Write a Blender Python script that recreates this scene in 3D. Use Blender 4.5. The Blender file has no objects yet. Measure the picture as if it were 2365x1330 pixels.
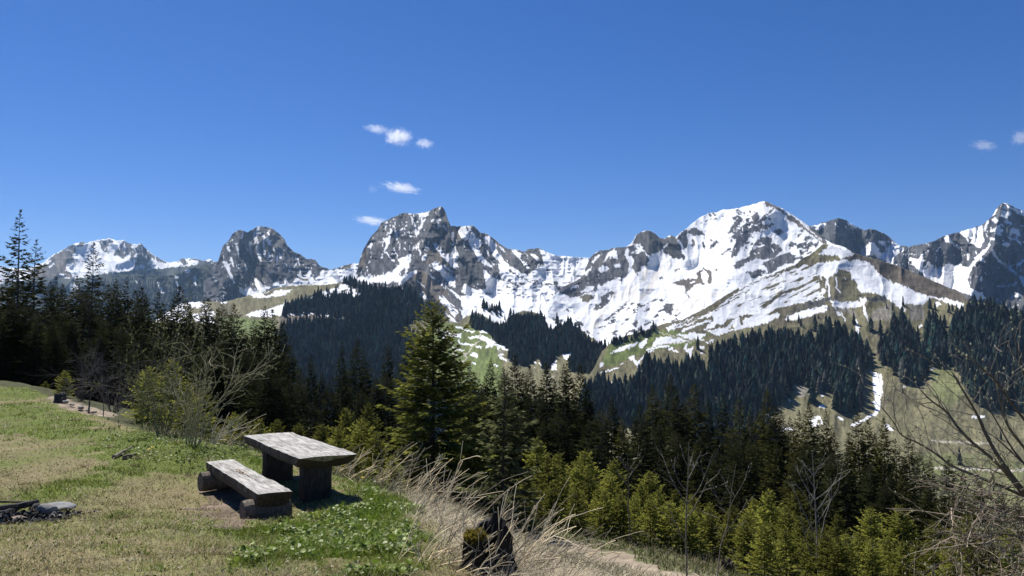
import bpy, math, random
import numpy as np
from mathutils import Vector

sc = bpy.context.scene
C = sc.collection
R = math.radians
# ------------------------------------------------------------------ camera, sky, sun, exposure
FPX, CX, CY, HZ, EYE = 1720.0, 1182.5, 665.0, 770.0, 1.7
PITCH = math.atan((HZ - CY) / FPX)
cam_data = bpy.data.cameras.new('camera')
cam_data.sensor_width = 36.0
cam_data.lens = 36.0 * FPX / 2365.0
cam_data.clip_start, cam_data.clip_end = 0.1, 60000.0
cam = bpy.data.objects.new('camera', cam_data)
C.objects.link(cam)
cam.location = (0, 0, EYE)
cam.rotation_euler = (R(90) + PITCH, 0, 0)
sc.camera = cam

SUN_EL, SUN_AZ = R(57), R(-35)            # azimuth from +Y, negative = towards -X
sun_dir = Vector((math.sin(SUN_AZ) * math.cos(SUN_EL), math.cos(SUN_AZ) * math.cos(SUN_EL), math.sin(SUN_EL)))
world = bpy.data.worlds.new('World')
sc.world = world
world.use_nodes = True
wn, wl = world.node_tree.nodes, world.node_tree.links
bg = wn['Background']
sky = wn.new('ShaderNodeTexSky')
sky.sky_type = 'NISHITA'
sky.sun_disc = False
sky.sun_elevation = SUN_EL
sky.sun_rotation = SUN_AZ
sky.altitude = 1500
sky.air_density = 1.0
sky.dust_density = 0.25
sky.ozone_density = 2.6
hs = wn.new('ShaderNodeHueSaturation')
hs.inputs['Saturation'].default_value = 1.32
hs.inputs['Value'].default_value = 1.1
wl.new(sky.outputs[0], hs.inputs['Color'])
gain = wn.new('ShaderNodeVectorMath')                                  # deep blue of thin mountain air
gain.operation = 'MULTIPLY'
gain.inputs[1].default_value = (.425, .44, .59)
wl.new(hs.outputs[0], gain.inputs[0])
wl.new(gain.outputs[0], bg.inputs['Color'])
bg.inputs['Strength'].default_value = 0.10
sd = bpy.data.lights.new('sun', 'SUN')
sd.energy, sd.angle, sd.color = 4.9, R(0.53), (1.0, 0.96, 0.9)
sun = bpy.data.objects.new('sun', sd)
C.objects.link(sun)
sun.rotation_euler = sun_dir.to_track_quat('Z', 'Y').to_euler()
sun.location = (0, 0, 50)
vs = sc.view_settings
vs.view_transform, vs.look, vs.exposure, vs.gamma = 'Standard', 'None', 0.6, 1.0
sc.cycles.max_bounces = 8
sc.cycles.diffuse_bounces = 2
sc.cycles.glossy_bounces = 2
sc.cycles.transmission_bounces = 3
sc.cycles.transparent_max_bounces = 8
sc.cycles.volume_bounces = 6
sc.cycles.caustics_reflective = sc.cycles.caustics_refractive = False

# ------------------------------------------------------------------ helpers
cP, sP = math.cos(PITCH), math.sin(PITCH)
def ray(px, py):
    """world direction of a photo pixel, scaled so that its forward (Y) part is 1"""
    a, b = (np.asarray(px, float) - CX) / FPX, (CY - np.asarray(py, float)) / FPX
    dy = cP - b * sP
    return a / dy, (sP + b * cP) / dy
def at(px, py, d):
    rx, rz = ray(px, py)
    return np.stack([rx * d, np.zeros_like(rx) + d, rz * d + EYE], -1)
def pix(x, y, z):
    z = z - EYE
    f = y * cP + z * sP
    u = -y * sP + z * cP
    return CX + FPX * x / f, CY - FPX * u / f

def _h(ix, iy, s):
    n = (ix.astype(np.int64) * 374761393 + iy.astype(np.int64) * 668265263 + s * 1442695041) & 0xffffffff
    n = ((n ^ (n >> 13)) * 1274126177) & 0xffffffff
    return ((n ^ (n >> 16)) & 0xffff) / 65535.0
def vnoise(x, y, s=0):
    """smooth value noise, -1..1"""
    ix, iy = np.floor(x), np.floor(y)
    fx, fy = x - ix, y - iy
    fx, fy = fx * fx * fx * (fx * (fx * 6 - 15) + 10), fy * fy * fy * (fy * (fy * 6 - 15) + 10)
    a, b = _h(ix, iy, s), _h(ix + 1, iy, s)
    c, d = _h(ix, iy + 1, s), _h(ix + 1, iy + 1, s)
    return ((a * (1 - fx) + b * fx) * (1 - fy) + (c * (1 - fx) + d * fx) * fy) * 2 - 1
def fbm(x, y, s=0, o=4, g=0.5):
    t, a, n = 0, 1.0, 0
    for k in range(o):
        t = t + a * vnoise(x * 2 ** k + 17.3 * k, y * 2 ** k - 9.1 * k, s + k)
        n += a
        a *= g
    return t / n * 1.6
def ridged(x, y, s=0, o=4, g=0.5):
    t, a, n = 0, 1.0, 0
    for k in range(o):
        t = t + a * (1 - 2 * np.abs(vnoise(x * 2 ** k + 7.7 * k, y * 2 ** k + 3.3 * k, s + k)))
        n += a
        a *= g
    return t / n
def sm(a, b, x):
    t = np.clip((x - a) / (b - a), 0, 1)
    return t * t * (3 - 2 * t)
def inside(poly, X, Y):
    r = np.zeros(X.shape, bool)
    x0, y0 = poly[-1]
    for x1, y1 in poly:
        if y0 != y1:
            c = (y1 > Y) != (y0 > Y)
            r ^= c & (X < (x0 - x1) * (Y - y1) / (y0 - y1) + x1)
        x0, y0 = x1, y1
    return r
def near_line(pts, X, Y, w):
    r = np.zeros(X.shape, bool)
    for (x0, y0), (x1, y1) in zip(pts, pts[1:]):
        dx, dy = x1 - x0, y1 - y0
        t = np.clip(((X - x0) * dx + (Y - y0) * dy) / (dx * dx + dy * dy + 1e-9), 0, 1)
        r |= np.hypot(X - x0 - t * dx, Y - y0 - t * dy) < w
    return r

def mesh_obj(name, V, F, mats, parent=None, smooth=False, cols=None, mat_idx=None, link=True):
    """one mesh object from numpy arrays; F is (n,3), (n,4) or a list of such arrays"""
    me = bpy.data.meshes.new(name)
    Fs = [f for f in (F if isinstance(F, list) else [F]) if len(f)]
    V = np.asarray(V, np.float32)
    loops = np.concatenate([np.asarray(f, np.int32).ravel() for f in Fs])
    tot = np.concatenate([np.full(len(f), f.shape[1], np.int32) for f in map(np.asarray, Fs)])
    me.vertices.add(len(V))
    me.vertices.foreach_set('co', V.ravel())
    me.loops.add(len(loops))
    me.loops.foreach_set('vertex_index', loops)
    me.polygons.add(len(tot))
    me.polygons.foreach_set('loop_start', np.concatenate([[0], np.cumsum(tot)[:-1]]).astype(np.int32))
    me.polygons.foreach_set('loop_total', tot)
    if mat_idx is not None:
        me.polygons.foreach_set('material_index', np.asarray(mat_idx, np.int32))
    me.polygons.foreach_set('use_smooth', np.full(len(tot), smooth, bool))
    if cols is not None:
        ca = me.color_attributes.new('tint', 'FLOAT_COLOR', 'POINT')
        c = np.ones((len(V), 4), np.float32)
        c[:, :3] = cols
        ca.data.foreach_set('color', c.ravel())
    me.update(calc_edges=True)
    me.validate()
    for m in (mats if isinstance(mats, (list, tuple)) else [mats]):
        if m: me.materials.append(m)
    o = bpy.data.objects.new(name, me)
    if link:
        C.objects.link(o)
    if parent:
        o.parent = parent
    return o
def tag(o, label=None, cat=None, group=None, kind=None):
    if label: o['label'] = label
    if cat: o['category'] = cat
    if group: o['group'] = group
    if kind: o['kind'] = kind
    return o
def empty(name, loc=(0, 0, 0), rz=0.0):
    o = bpy.data.objects.new(name, None)
    C.objects.link(o)
    o.location = [float(v) for v in loc]
    o.rotation_euler = (0, 0, rz)
    o.empty_display_size = 0.2
    return o
def copy_tree(o, parent=None):
    c = o.copy()
    C.objects.link(c)
    c.parent = parent
    for ch in o.children:
        copy_tree(ch, c)
    return c

class Acc:
    """collects triangles / quads"""
    def __init__(s): s.V, s.T, s.Q, s.n, s.Cc = [], [], [], 0, []
    def add(s, V, T=None, Q=None, col=None):
        V = np.asarray(V, float).reshape(-1, 3)
        s.V.append(V)
        if T is not None and len(T): s.T.append(np.asarray(T, int).reshape(-1, 3) + s.n)
        if Q is not None and len(Q): s.Q.append(np.asarray(Q, int).reshape(-1, 4) + s.n)
        if col is not None: s.Cc.append(np.broadcast_to(np.asarray(col, float), V.shape))
        s.n += len(V)
    def build(s, name, mats, parent=None, smooth=False):
        F = ([np.concatenate(s.T)] if s.T else []) + ([np.concatenate(s.Q)] if s.Q else [])
        return mesh_obj(name, np.concatenate(s.V), F, mats, parent, smooth, np.concatenate(s.Cc) if s.Cc else None)
def tube(acc, pts, rad, n=5, cap=True, col=None):
    pts = np.asarray(pts, float)
    rad = np.broadcast_to(np.asarray(rad, float), (len(pts),))
    d = np.gradient(pts, axis=0)
    d /= np.linalg.norm(d, axis=1)[:, None] + 1e-12
    ref = np.array([0, 0, 1.0]) if abs(d[0, 2]) < 0.9 else np.array([1.0, 0, 0])
    u = np.cross(d, ref)
    u /= np.linalg.norm(u, axis=1)[:, None] + 1e-12
    v = np.cross(d, u)
    a = np.arange(n) * 2 * math.pi / n
    V = pts[:, None] + rad[:, None, None] * (np.cos(a)[None, :, None] * u[:, None] + np.sin(a)[None, :, None] * v[:, None])
    i = np.arange(n)
    Q = []
    for k in range(len(pts) - 1):
        Q.append(np.stack([k * n + i, k * n + (i + 1) % n, (k + 1) * n + (i + 1) % n, (k + 1) * n + i], 1))
    V = V.reshape(-1, 3)
    T = None
    if cap:
        m = len(pts)
        V = np.concatenate([V, pts[:1], pts[-1:]])
        T = np.concatenate([np.stack([(i + 1) % n, i, np.full(n, m * n)], 1),
                            np.stack([(m - 1) * n + i, (m - 1) * n + (i + 1) % n, np.full(n, m * n + 1)], 1)])
    acc.add(V, T, np.concatenate(Q), col)

# ------------------------------------------------------------------ materials
def new_mat(name):
    m = bpy.data.materials.new(name)
    m.use_nodes = True
    return m, m.node_tree.nodes, m.node_tree.links, m.node_tree.nodes['Principled BSDF']
def noise_node(n, scale, detail=4, rough=0.6):
    t = n.new('ShaderNodeTexNoise')
    t.inputs['Scale'].default_value = scale
    t.inputs['Detail'].default_value = detail
    t.inputs['Roughness'].default_value = rough
    return t
def tinted_mat(name, scale=0.05, amount=0.25, rough=0.9, bump=0.0, bump_dist=1.0, spec=0.2, transl=0.0, objvar=0.0, detail=6):
    """base colour = the mesh's own 'tint' attribute varied by object-space noise"""
    m, n, l, b = new_mat(name)
    at_ = n.new('ShaderNodeAttribute')
    at_.attribute_name = 'tint'
    tc = n.new('ShaderNodeTexCoord')
    t = noise_node(n, scale, detail)
    l.new(tc.outputs['Object'], t.inputs['Vector'])
    mr = n.new('ShaderNodeMapRange')
    mr.inputs['From Min'].default_value, mr.inputs['From Max'].default_value = 0.25, 0.75
    mr.inputs['To Min'].default_value, mr.inputs['To Max'].default_value = 1 - amount, 1 + amount
    l.new(t.outputs['Fac'], mr.inputs['Value'])
    mx = n.new('ShaderNodeVectorMath')
    mx.operation = 'SCALE'
    l.new(at_.outputs['Color'], mx.inputs[0])
    l.new(mr.outputs[0], mx.inputs['Scale'])
    out = mx.outputs[0]
    if objvar:
        oi = n.new('ShaderNodeObjectInfo')
        mr2 = n.new('ShaderNodeMapRange')
        mr2.inputs['To Min'].default_value, mr2.inputs['To Max'].default_value = 1 - objvar, 1 + objvar
        l.new(oi.outputs['Random'], mr2.inputs['Value'])
        m2 = n.new('ShaderNodeVectorMath')
        m2.operation = 'SCALE'
        l.new(out, m2.inputs[0])
        l.new(mr2.outputs[0], m2.inputs['Scale'])
        out = m2.outputs[0]
    l.new(out, b.inputs['Base Color'])
    b.inputs['Roughness'].default_value = rough
    b.inputs['Specular IOR Level'].default_value = spec
    if bump:
        bp = n.new('ShaderNodeBump')
        bp.inputs['Strength'].default_value = bump
        bp.inputs['Distance'].default_value = bump_dist
        l.new(t.outputs['Fac'], bp.inputs['Height'])
        l.new(bp.outputs[0], b.inputs['Normal'])
    if transl:
        tr = n.new('ShaderNodeBsdfTranslucent')
        l.new(out, tr.inputs['Color'])
        ms = n.new('ShaderNodeMixShader')
        ms.inputs[0].default_value = transl
        l.new(b.outputs[0], ms.inputs[1])
        l.new(tr.outputs[0], ms.inputs[2])
        l.new(ms.outputs[0], n['Material Output'].inputs['Surface'])
    return m
# ------------------------------------------------------------------ far terrain: every range is a relief with its own distances
REG = {'a': (0, 420, 2.955), 'b': (650, 420, 3.935), 'c': (1200, 420, 3.376), 'd': (1765, 420, 3.935),
       'e': (560, 600, 3.942), 'f': (1000, 640, 4.73), 'g': (1350, 640, 3.942), 'h': (1800, 640, 4.182), 'p': (0, 0, 1.0), 'z': (0, 460, 2.557)}
def P(reg, s):
    ox, oy, k = REG[reg]
    return [(ox + float(a) / k, oy + float(b) / k) for a, b in (q.split(',') for q in s.split())]
ALB = {'S': (.74, .75, .76), 'R': (.068, .069, .073), 'B': (.125, .112, .072), 'G': (.125, .155, .05), 'T': (.36, .33, .27),
       'F': (.045, .052, .04), 'M': (.138, .146, .066), 'K': (.2, .185, .15), 'D': (.66, .63, .58), 'O': (.15, .138, .078), 'H': (.06, .062, .062), 'W': (.115, .098, .078)}
def paint(data, X, Y, base, seed, warp):
    """surface cover per vertex: snow, rock and pasture outlines, with ragged edges"""
    wx = X + warp * (fbm(X / 14, Y / 14, seed) + .5 * fbm(X / 5, Y / 5, seed + 7))
    wy = Y + warp * (fbm(X / 14, Y / 14, seed + 3) + .5 * fbm(X / 5, Y / 5, seed + 11))
    # finer teeth, drawn out down the slope
    wx = wx + .8 * warp * vnoise(X / 3.4, Y / 7, seed + 51) + .4 * warp * vnoise(X / 1.7, Y / 3.5, seed + 52)
    wy = wy + 1.5 * warp * vnoise(X / 3.1, Y / 9, seed + 53) + .6 * warp * vnoise(X / 1.6, Y / 4, seed + 54)
    cls = np.full(X.shape, ord(base))
    for line in data.strip().splitlines():
        if not line.strip():
            continue
        head, _, body = line.strip().partition(':')
        h = head.split()
        c, reg, op = h[0], h[1], h[2]
        pts = P(reg, body)
        if op[0] == 'p':
            m = inside(pts, wx, wy)
        elif op[0] == 'l':
            m = near_line(pts, wx, wy, float(op[1:]) / REG[reg][2] / 2 + .35)
        else:                                                        # n<threshold>,<len>,<width>,<angle>
            th, lx, ly, an = [float(v) for v in op[1:].split(',')]
            ca, sa = math.cos(R(an)), math.sin(R(an))
            u, v = (X * ca + Y * sa) / lx, (-X * sa + Y * ca) / ly
            m = inside(pts, wx, wy)
            m &= fbm(u, v, seed + 31 + len(body), 3, .55) > th
        cls[m] = ord(c)
    col = np.zeros(X.shape + (3,))
    for k, v in ALB.items():
        col[cls == ord(k)] = v
    return col, cls

class Layer:
    def __init__(s, name, top, ybot, ymax, d0, d1, g, amp, seed, lam=(110, 48, 19, 8), spurs=(), dstep=1.6, aniso=1.7, ext=None):
        s.name, s.seed, s.amp, s.lam, s.spurs = name, seed, amp, lam, spurs
        s.tx = np.array([p[0] for p in top]); s.ty = np.array([p[1] for p in top])
        s.ybot, s.ymax, s.d0, s.d1, s.g, s.dstep, s.aniso = ybot, ymax, d0, d1, g, dstep, aniso
    def top(s, x):
        return np.interp(x, s.tx, s.ty)
    def ybase(s, x):
        return np.interp(x, [p[0] for p in s.ybot], [p[1] for p in s.ybot])
    def depth(s, X, Y):
        yb = s.ybase(X)
        t = np.clip((yb - Y) / (yb - s.ymax), -.15, 1.1)
        d0 = np.interp(X, [p[0] for p in s.d0], [p[1] for p in s.d0])
        d1 = np.interp(X, [p[0] for p in s.d1], [p[1] for p in s.d1])
        d = d0 + (d1 - d0) * np.sign(t) * np.abs(t) ** s.g
        k = d / FPX
        n = 0
        for i, lam in enumerate(s.lam):
            wx = X + lam * .35 * vnoise(X / lam, Y / lam, s.seed + 60 + i)
            n = n - s.amp[i] * lam * k * (1 - 2 * np.abs(vnoise(wx / lam, Y / (lam * (s.aniso if i < 3 else 1)), s.seed + 40 + i)))
        d = d + n
        for pts, w, a in s.spurs:                                    # ridges (a<0: towards the valley) and gullies (a>0)
            r = np.full(np.shape(X), 1e9)
            for (x0, y0), (x1, y1) in zip(pts, pts[1:]):
                dx, dy = x1 - x0, y1 - y0
                q = np.clip(((X - x0) * dx + (Y - y0) * dy) / (dx * dx + dy * dy), 0, 1)
                r = np.minimum(r, np.hypot(X - x0 - q * dx, Y - y0 - q * dy))
            d = d + a * np.clip(1 - r / w, 0, 1)
        return d
    def build(s, data, base, warp=3.0, slivers=0.0, tweak=None, rag=1.2):
        x0, x1 = s.tx[0], s.tx[-1]
        xs = np.arange(x0, x1 + s.dstep, s.dstep)
        top = s.top(xs) + rag * (fbm(xs / 9, xs * 0 + .5, s.seed + 5) + .8 * vnoise(xs / 3.1, xs * 0 + 1.5, s.seed + 6))
        yb = s.ybase(xs)
        nv = int((yb - top).max() / s.dstep) + 2
        v = np.linspace(0, 1, nv)[:, None]
        Y = top[None] * (1 - v) + np.maximum(yb, top + 4)[None] * v
        X = np.broadcast_to(xs[None], Y.shape)
        Dp = s.depth(X, Y)
        W = at(X, Y, Dp)
        col, cls = paint(data, X, Y, base, s.seed, warp)
        if slivers:                                                  # thin snow left in the clefts of the rock
            sl = ridged((X + 5 * vnoise(X / 22, Y / 22, s.seed + 71)) / 7.5, Y / 26, s.seed + 70, 3, .6) + .22 * fbm(X / 30, Y / 22, s.seed + 72)
            m = (cls == ord('R')) & (sl > 1 - slivers)
            col[m] = ALB['S']; cls[m] = ord('S')
        # colour of rock and turf drifts from place to place
        n1 = fbm(X / 26, Y / 40, s.seed + 21)
        n2 = fbm(X / 4, Y / 9, s.seed + 22, 3)
        rock = (cls == ord('R')) | (cls == ord('H'))
        turf = np.isin(cls, [ord(q) for q in 'BGOKTFWM'])
        f = np.where(rock, 1 + .25 * n1 + .6 * n2 + .3 * ridged(X / 6, Y / 22, s.seed + 24, 3), np.where(turf, 1 + .2 * n1 + .34 * n2 + .12 * vnoise(X / 30, Y / 1.9, s.seed + 25), 1 + .015 * n1 + .02 * n2))
        col = col * np.clip(f, .4, 1.8)[..., None]
        warmth = np.where(rock, np.clip(n1, -.2, 1) * .2, 0)[..., None]
        col = col * (1 + warmth * np.array([.55, .2, -.45]))
        if tweak is not None:
            col = tweak(X, Y, col, cls)
        # the far side of the crest, falling away behind
        k = 7
        back = []
        for j in range(1, k):
            b = W[0].copy()
            b[:, 1] += (s.d1[0][1] * .035) * j
            b[:, 0] *= b[:, 1] / W[0][:, 1]
            b[:, 2] -= (s.d1[0][1] * .03) * (j ** 1.15) - 0
            back.append(b)
        Wa = np.concatenate([np.stack(back[::-1]), W])
        ca = np.concatenate([np.repeat(col[:1], k - 1, 0), col])
        nr, nc = Wa.shape[:2]
        i = np.arange(nr * nc).reshape(nr, nc)
        Q = np.stack([i[:-1, :-1].ravel(), i[1:, :-1].ravel(), i[1:, 1:].ravel(), i[:-1, 1:].ravel()], 1)
        o = mesh_obj(s.name, Wa.reshape(-1, 3), Q, M_TERRAIN, smooth=True, cols=ca.reshape(-1, 3))
        tag(o, kind='structure')
        return o

M_TERRAIN = tinted_mat('snow_rock_turf', scale=.06, amount=.10, rough=.92, bump=.5, bump_dist=3.0, spec=.1)

def flat(a, b): return [(-2000, a), (4500, b)]
# ---- far snowy ridge on the west
L_WEST = Layer('west_mountain', [(-1000, 660), (-700, 600), (-450, 630), (-120, 640), (0, 616), (60, 622), (98, 608), (113, 595), (145, 577), (172, 562), (180, 560), (192, 557), (199, 562), (219, 556), (239, 552), (254, 551), (270, 556),
    (285, 555), (301, 562), (317, 565), (327, 562), (334, 571), (352, 587), (371, 599), (391, 607), (411, 603), (420, 595), (430, 598), (450, 597), (469, 602), (485, 599), (500, 605), (560, 625), (640, 640)],
    flat(730, 730), 551, flat(3700, 3700), flat(4500, 4500), 1.0, (.42, .5, .5, .35), 11, spurs=[([(330, 565), (370, 640)], 26, -110), ([(180, 560), (120, 650)], 40, -140)])
L_WEST.build('''
W a p:290,570 370,500 440,455 510,412 522,470 500,500 515,560 495,545 455,560 450,600 480,625 510,665 420,700 240,720 200,600
S a l10:340,575 362,556
S a l9:310,560 350,535
S a l12:405,628 470,662
S a p:455,560 480,545 520,600 505,640 470,600
R a p:425,470 505,415 520,440 480,475
R a p:525,440 540,405 590,405 560,440
R a p:725,395 745,385 770,395 750,408
R a p:690,455 705,410 745,425 715,468
R a p:775,500 790,465 835,450 822,500
R a p:835,405 880,395 895,425 860,455 850,430
R a p:880,530 900,450 930,480 910,550
R a p:925,450 970,412 1000,470 1060,500 1150,553 1080,545 1035,520 1000,580 960,565 920,580 935,510
R a n-.15,8,22,25:680,400 900,400 940,440 850,520 700,470
R a p:970,600 1010,570 1045,560 1040,590
R a p:1210,545 1248,512 1290,550 1262,568
R a n-.2,14,8,20:1290,530 1340,515 1420,525 1480,548 1430,570 1340,570
F a p:240,655 500,660 760,620 1400,560 1700,700 1700,900 0,900 0,700
S a p:470,700 520,690 540,720 480,750
''', 'S', 1.6, slivers=.25)
# ---- dark wooded ridge in front of it
L_RIDGE = Layer('wooded_ridge', [(-1000, 700), (-500, 672), (0, 690), (150, 690), (190, 660), (225, 642), (244, 637), (305, 634), (355, 637), (399, 635), (440, 619), (474, 612), (497, 606), (518, 611), (535, 637), (552, 660), (580, 700), (600, 730)],
    flat(745, 745), 606, flat(2900, 2900), flat(3300, 3300), 1.0, (.25, .3, .3, .3), 23)
L_RIDGE.build('''
S a p:1255,600 1300,595 1295,640 1268,655
S a p:1190,640 1225,640 1215,690 1245,765 1215,750 1200,690
S a p:1070,680 1088,678 1095,715 1130,750 1100,765 1075,720
S a p:1315,645 1330,650 1345,705 1330,700
S a p:1430,740 1455,725 1445,800 1428,800
S a l9:1490,710 1525,775
S a p:1545,570 1565,590 1585,640 1610,690 1590,690 1560,640
S a l9:930,680 938,690
S a l8:1640,700 1680,760
''', 'F', 1.6)
# ---- twin-domed rock peak and the snow saddle beside it
L_TWIN = Layer('twin_peak', [(470, 650), (497, 607), (504, 604), (508, 589), (514, 569), (528, 555), (535, 542), (545, 533), (558, 530), (572, 537), (582, 530), (596, 522), (613, 523), (629, 528), (643, 537), (657, 552), (663, 566),
    (677, 581), (694, 587), (707, 598), (728, 599), (738, 613), (761, 623), (782, 618), (802, 611), (813, 608), (825, 608), (860, 600), (900, 620)],
    flat(735, 735), 522, flat(2450, 2450), flat(2950, 2950), 1.0, (.4, .6, .6, .5), 37, aniso=2.6,
    spurs=[([(558, 530), (545, 640)], 34, -90), ([(613, 523), (640, 660)], 40, -110), ([(582, 530), (590, 640)], 18, 35)])
L_TWIN.build('''
S a p:1745,300 1768,308 1762,350 1742,432 1748,330
S a p:1725,350 1742,330 1748,420 1735,430
S a p:1765,335 1850,398 1845,440 1800,392
S a p:1742,445 1765,395 1775,470 1788,545 1760,520
S a l13:1712,410 1702,460 1728,535
S a l10:1800,405 1806,505
S a l13:1655,348 1648,382
S a p:1545,425 1565,440 1570,478 1555,470
S a l8:1615,420 1630,500
S a l9:1830,345 1836,356
S a l9:1862,455 1868,475
S a l8:2030,515 2042,565
S a l11:1575,515 1592,570
S a p:1518,545 1550,540 1570,600 1605,690 1590,690 1560,620
S a l6:1835,480 1832,530
S a l6:1912,490 1915,520
S a p:1620,705 1660,730 1700,715 1760,745 1728,640 1790,700 1850,715 1880,672 1900,690 1950,690 2010,690 2030,640 2048,590 2060,640 2090,640 2105,595 2130,640 2180,640 2200,600 2260,610 2420,560 2420,680 2300,690 2060,715 1990,740 1900,740 1700,780 1640,760
R a l11:2095,650 2142,690
R a l10:2040,652 2085,680
S a p:1700,780 1790,750 1880,770 1990,735 1960,770 1800,790 1720,790
S b p:-40,930 100,920 180,850 260,830 330,870 380,820 440,800 520,790 700,735 800,740 800,900 560,900 380,940 190,945 100,970 0,1010 -60,1010
B b p:525,795 640,738 620,785 570,800
B b l16:150,870 240,895
B b l10:270,850 312,890
''', 'R', 1.4, slivers=.24)
# ---- the broad rock massif with the snow cap, and the snow saddle beside it
L_MASSIF = Layer('rock_massif', [(770, 700), (800, 665), (819, 640), (825, 623), (828, 608), (838, 578), (847, 562), (858, 544), (871, 532), (881, 514), (894, 508), (907, 501), (917, 499), (923, 494), (932, 491), (950, 493), (970, 492), (993, 487), (1003, 481), (1016, 477), (1022, 478), (1029, 489),
    (1034, 506), (1041, 522), (1057, 523), (1077, 522), (1087, 520), (1097, 524), (1110, 537), (1123, 538), (1140, 550), (1158, 565), (1173, 575), (1189, 575), (1205, 580), (1212, 581), (1219, 576), (1234, 574), (1246, 573), (1268, 584), (1289, 591), (1318, 593), (1360, 595), (1420, 600)],
    [(-2000, 740), (900, 740), (1000, 790), (4500, 800)], 477, flat(1560, 1560), flat(2350, 2350), 1.0, (.42, .6, .66, .5), 53, aniso=2.0,
    spurs=[([(1016, 480), (960, 600), (900, 690)], 60, -120), ([(965, 495), (965, 560)], 14, 40), ([(1087, 522), (1120, 640)], 30, -70), ([(960, 630), (1060, 760)], 40, -60), ([(1057, 530), (1040, 640)], 22, 60)])
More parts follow.
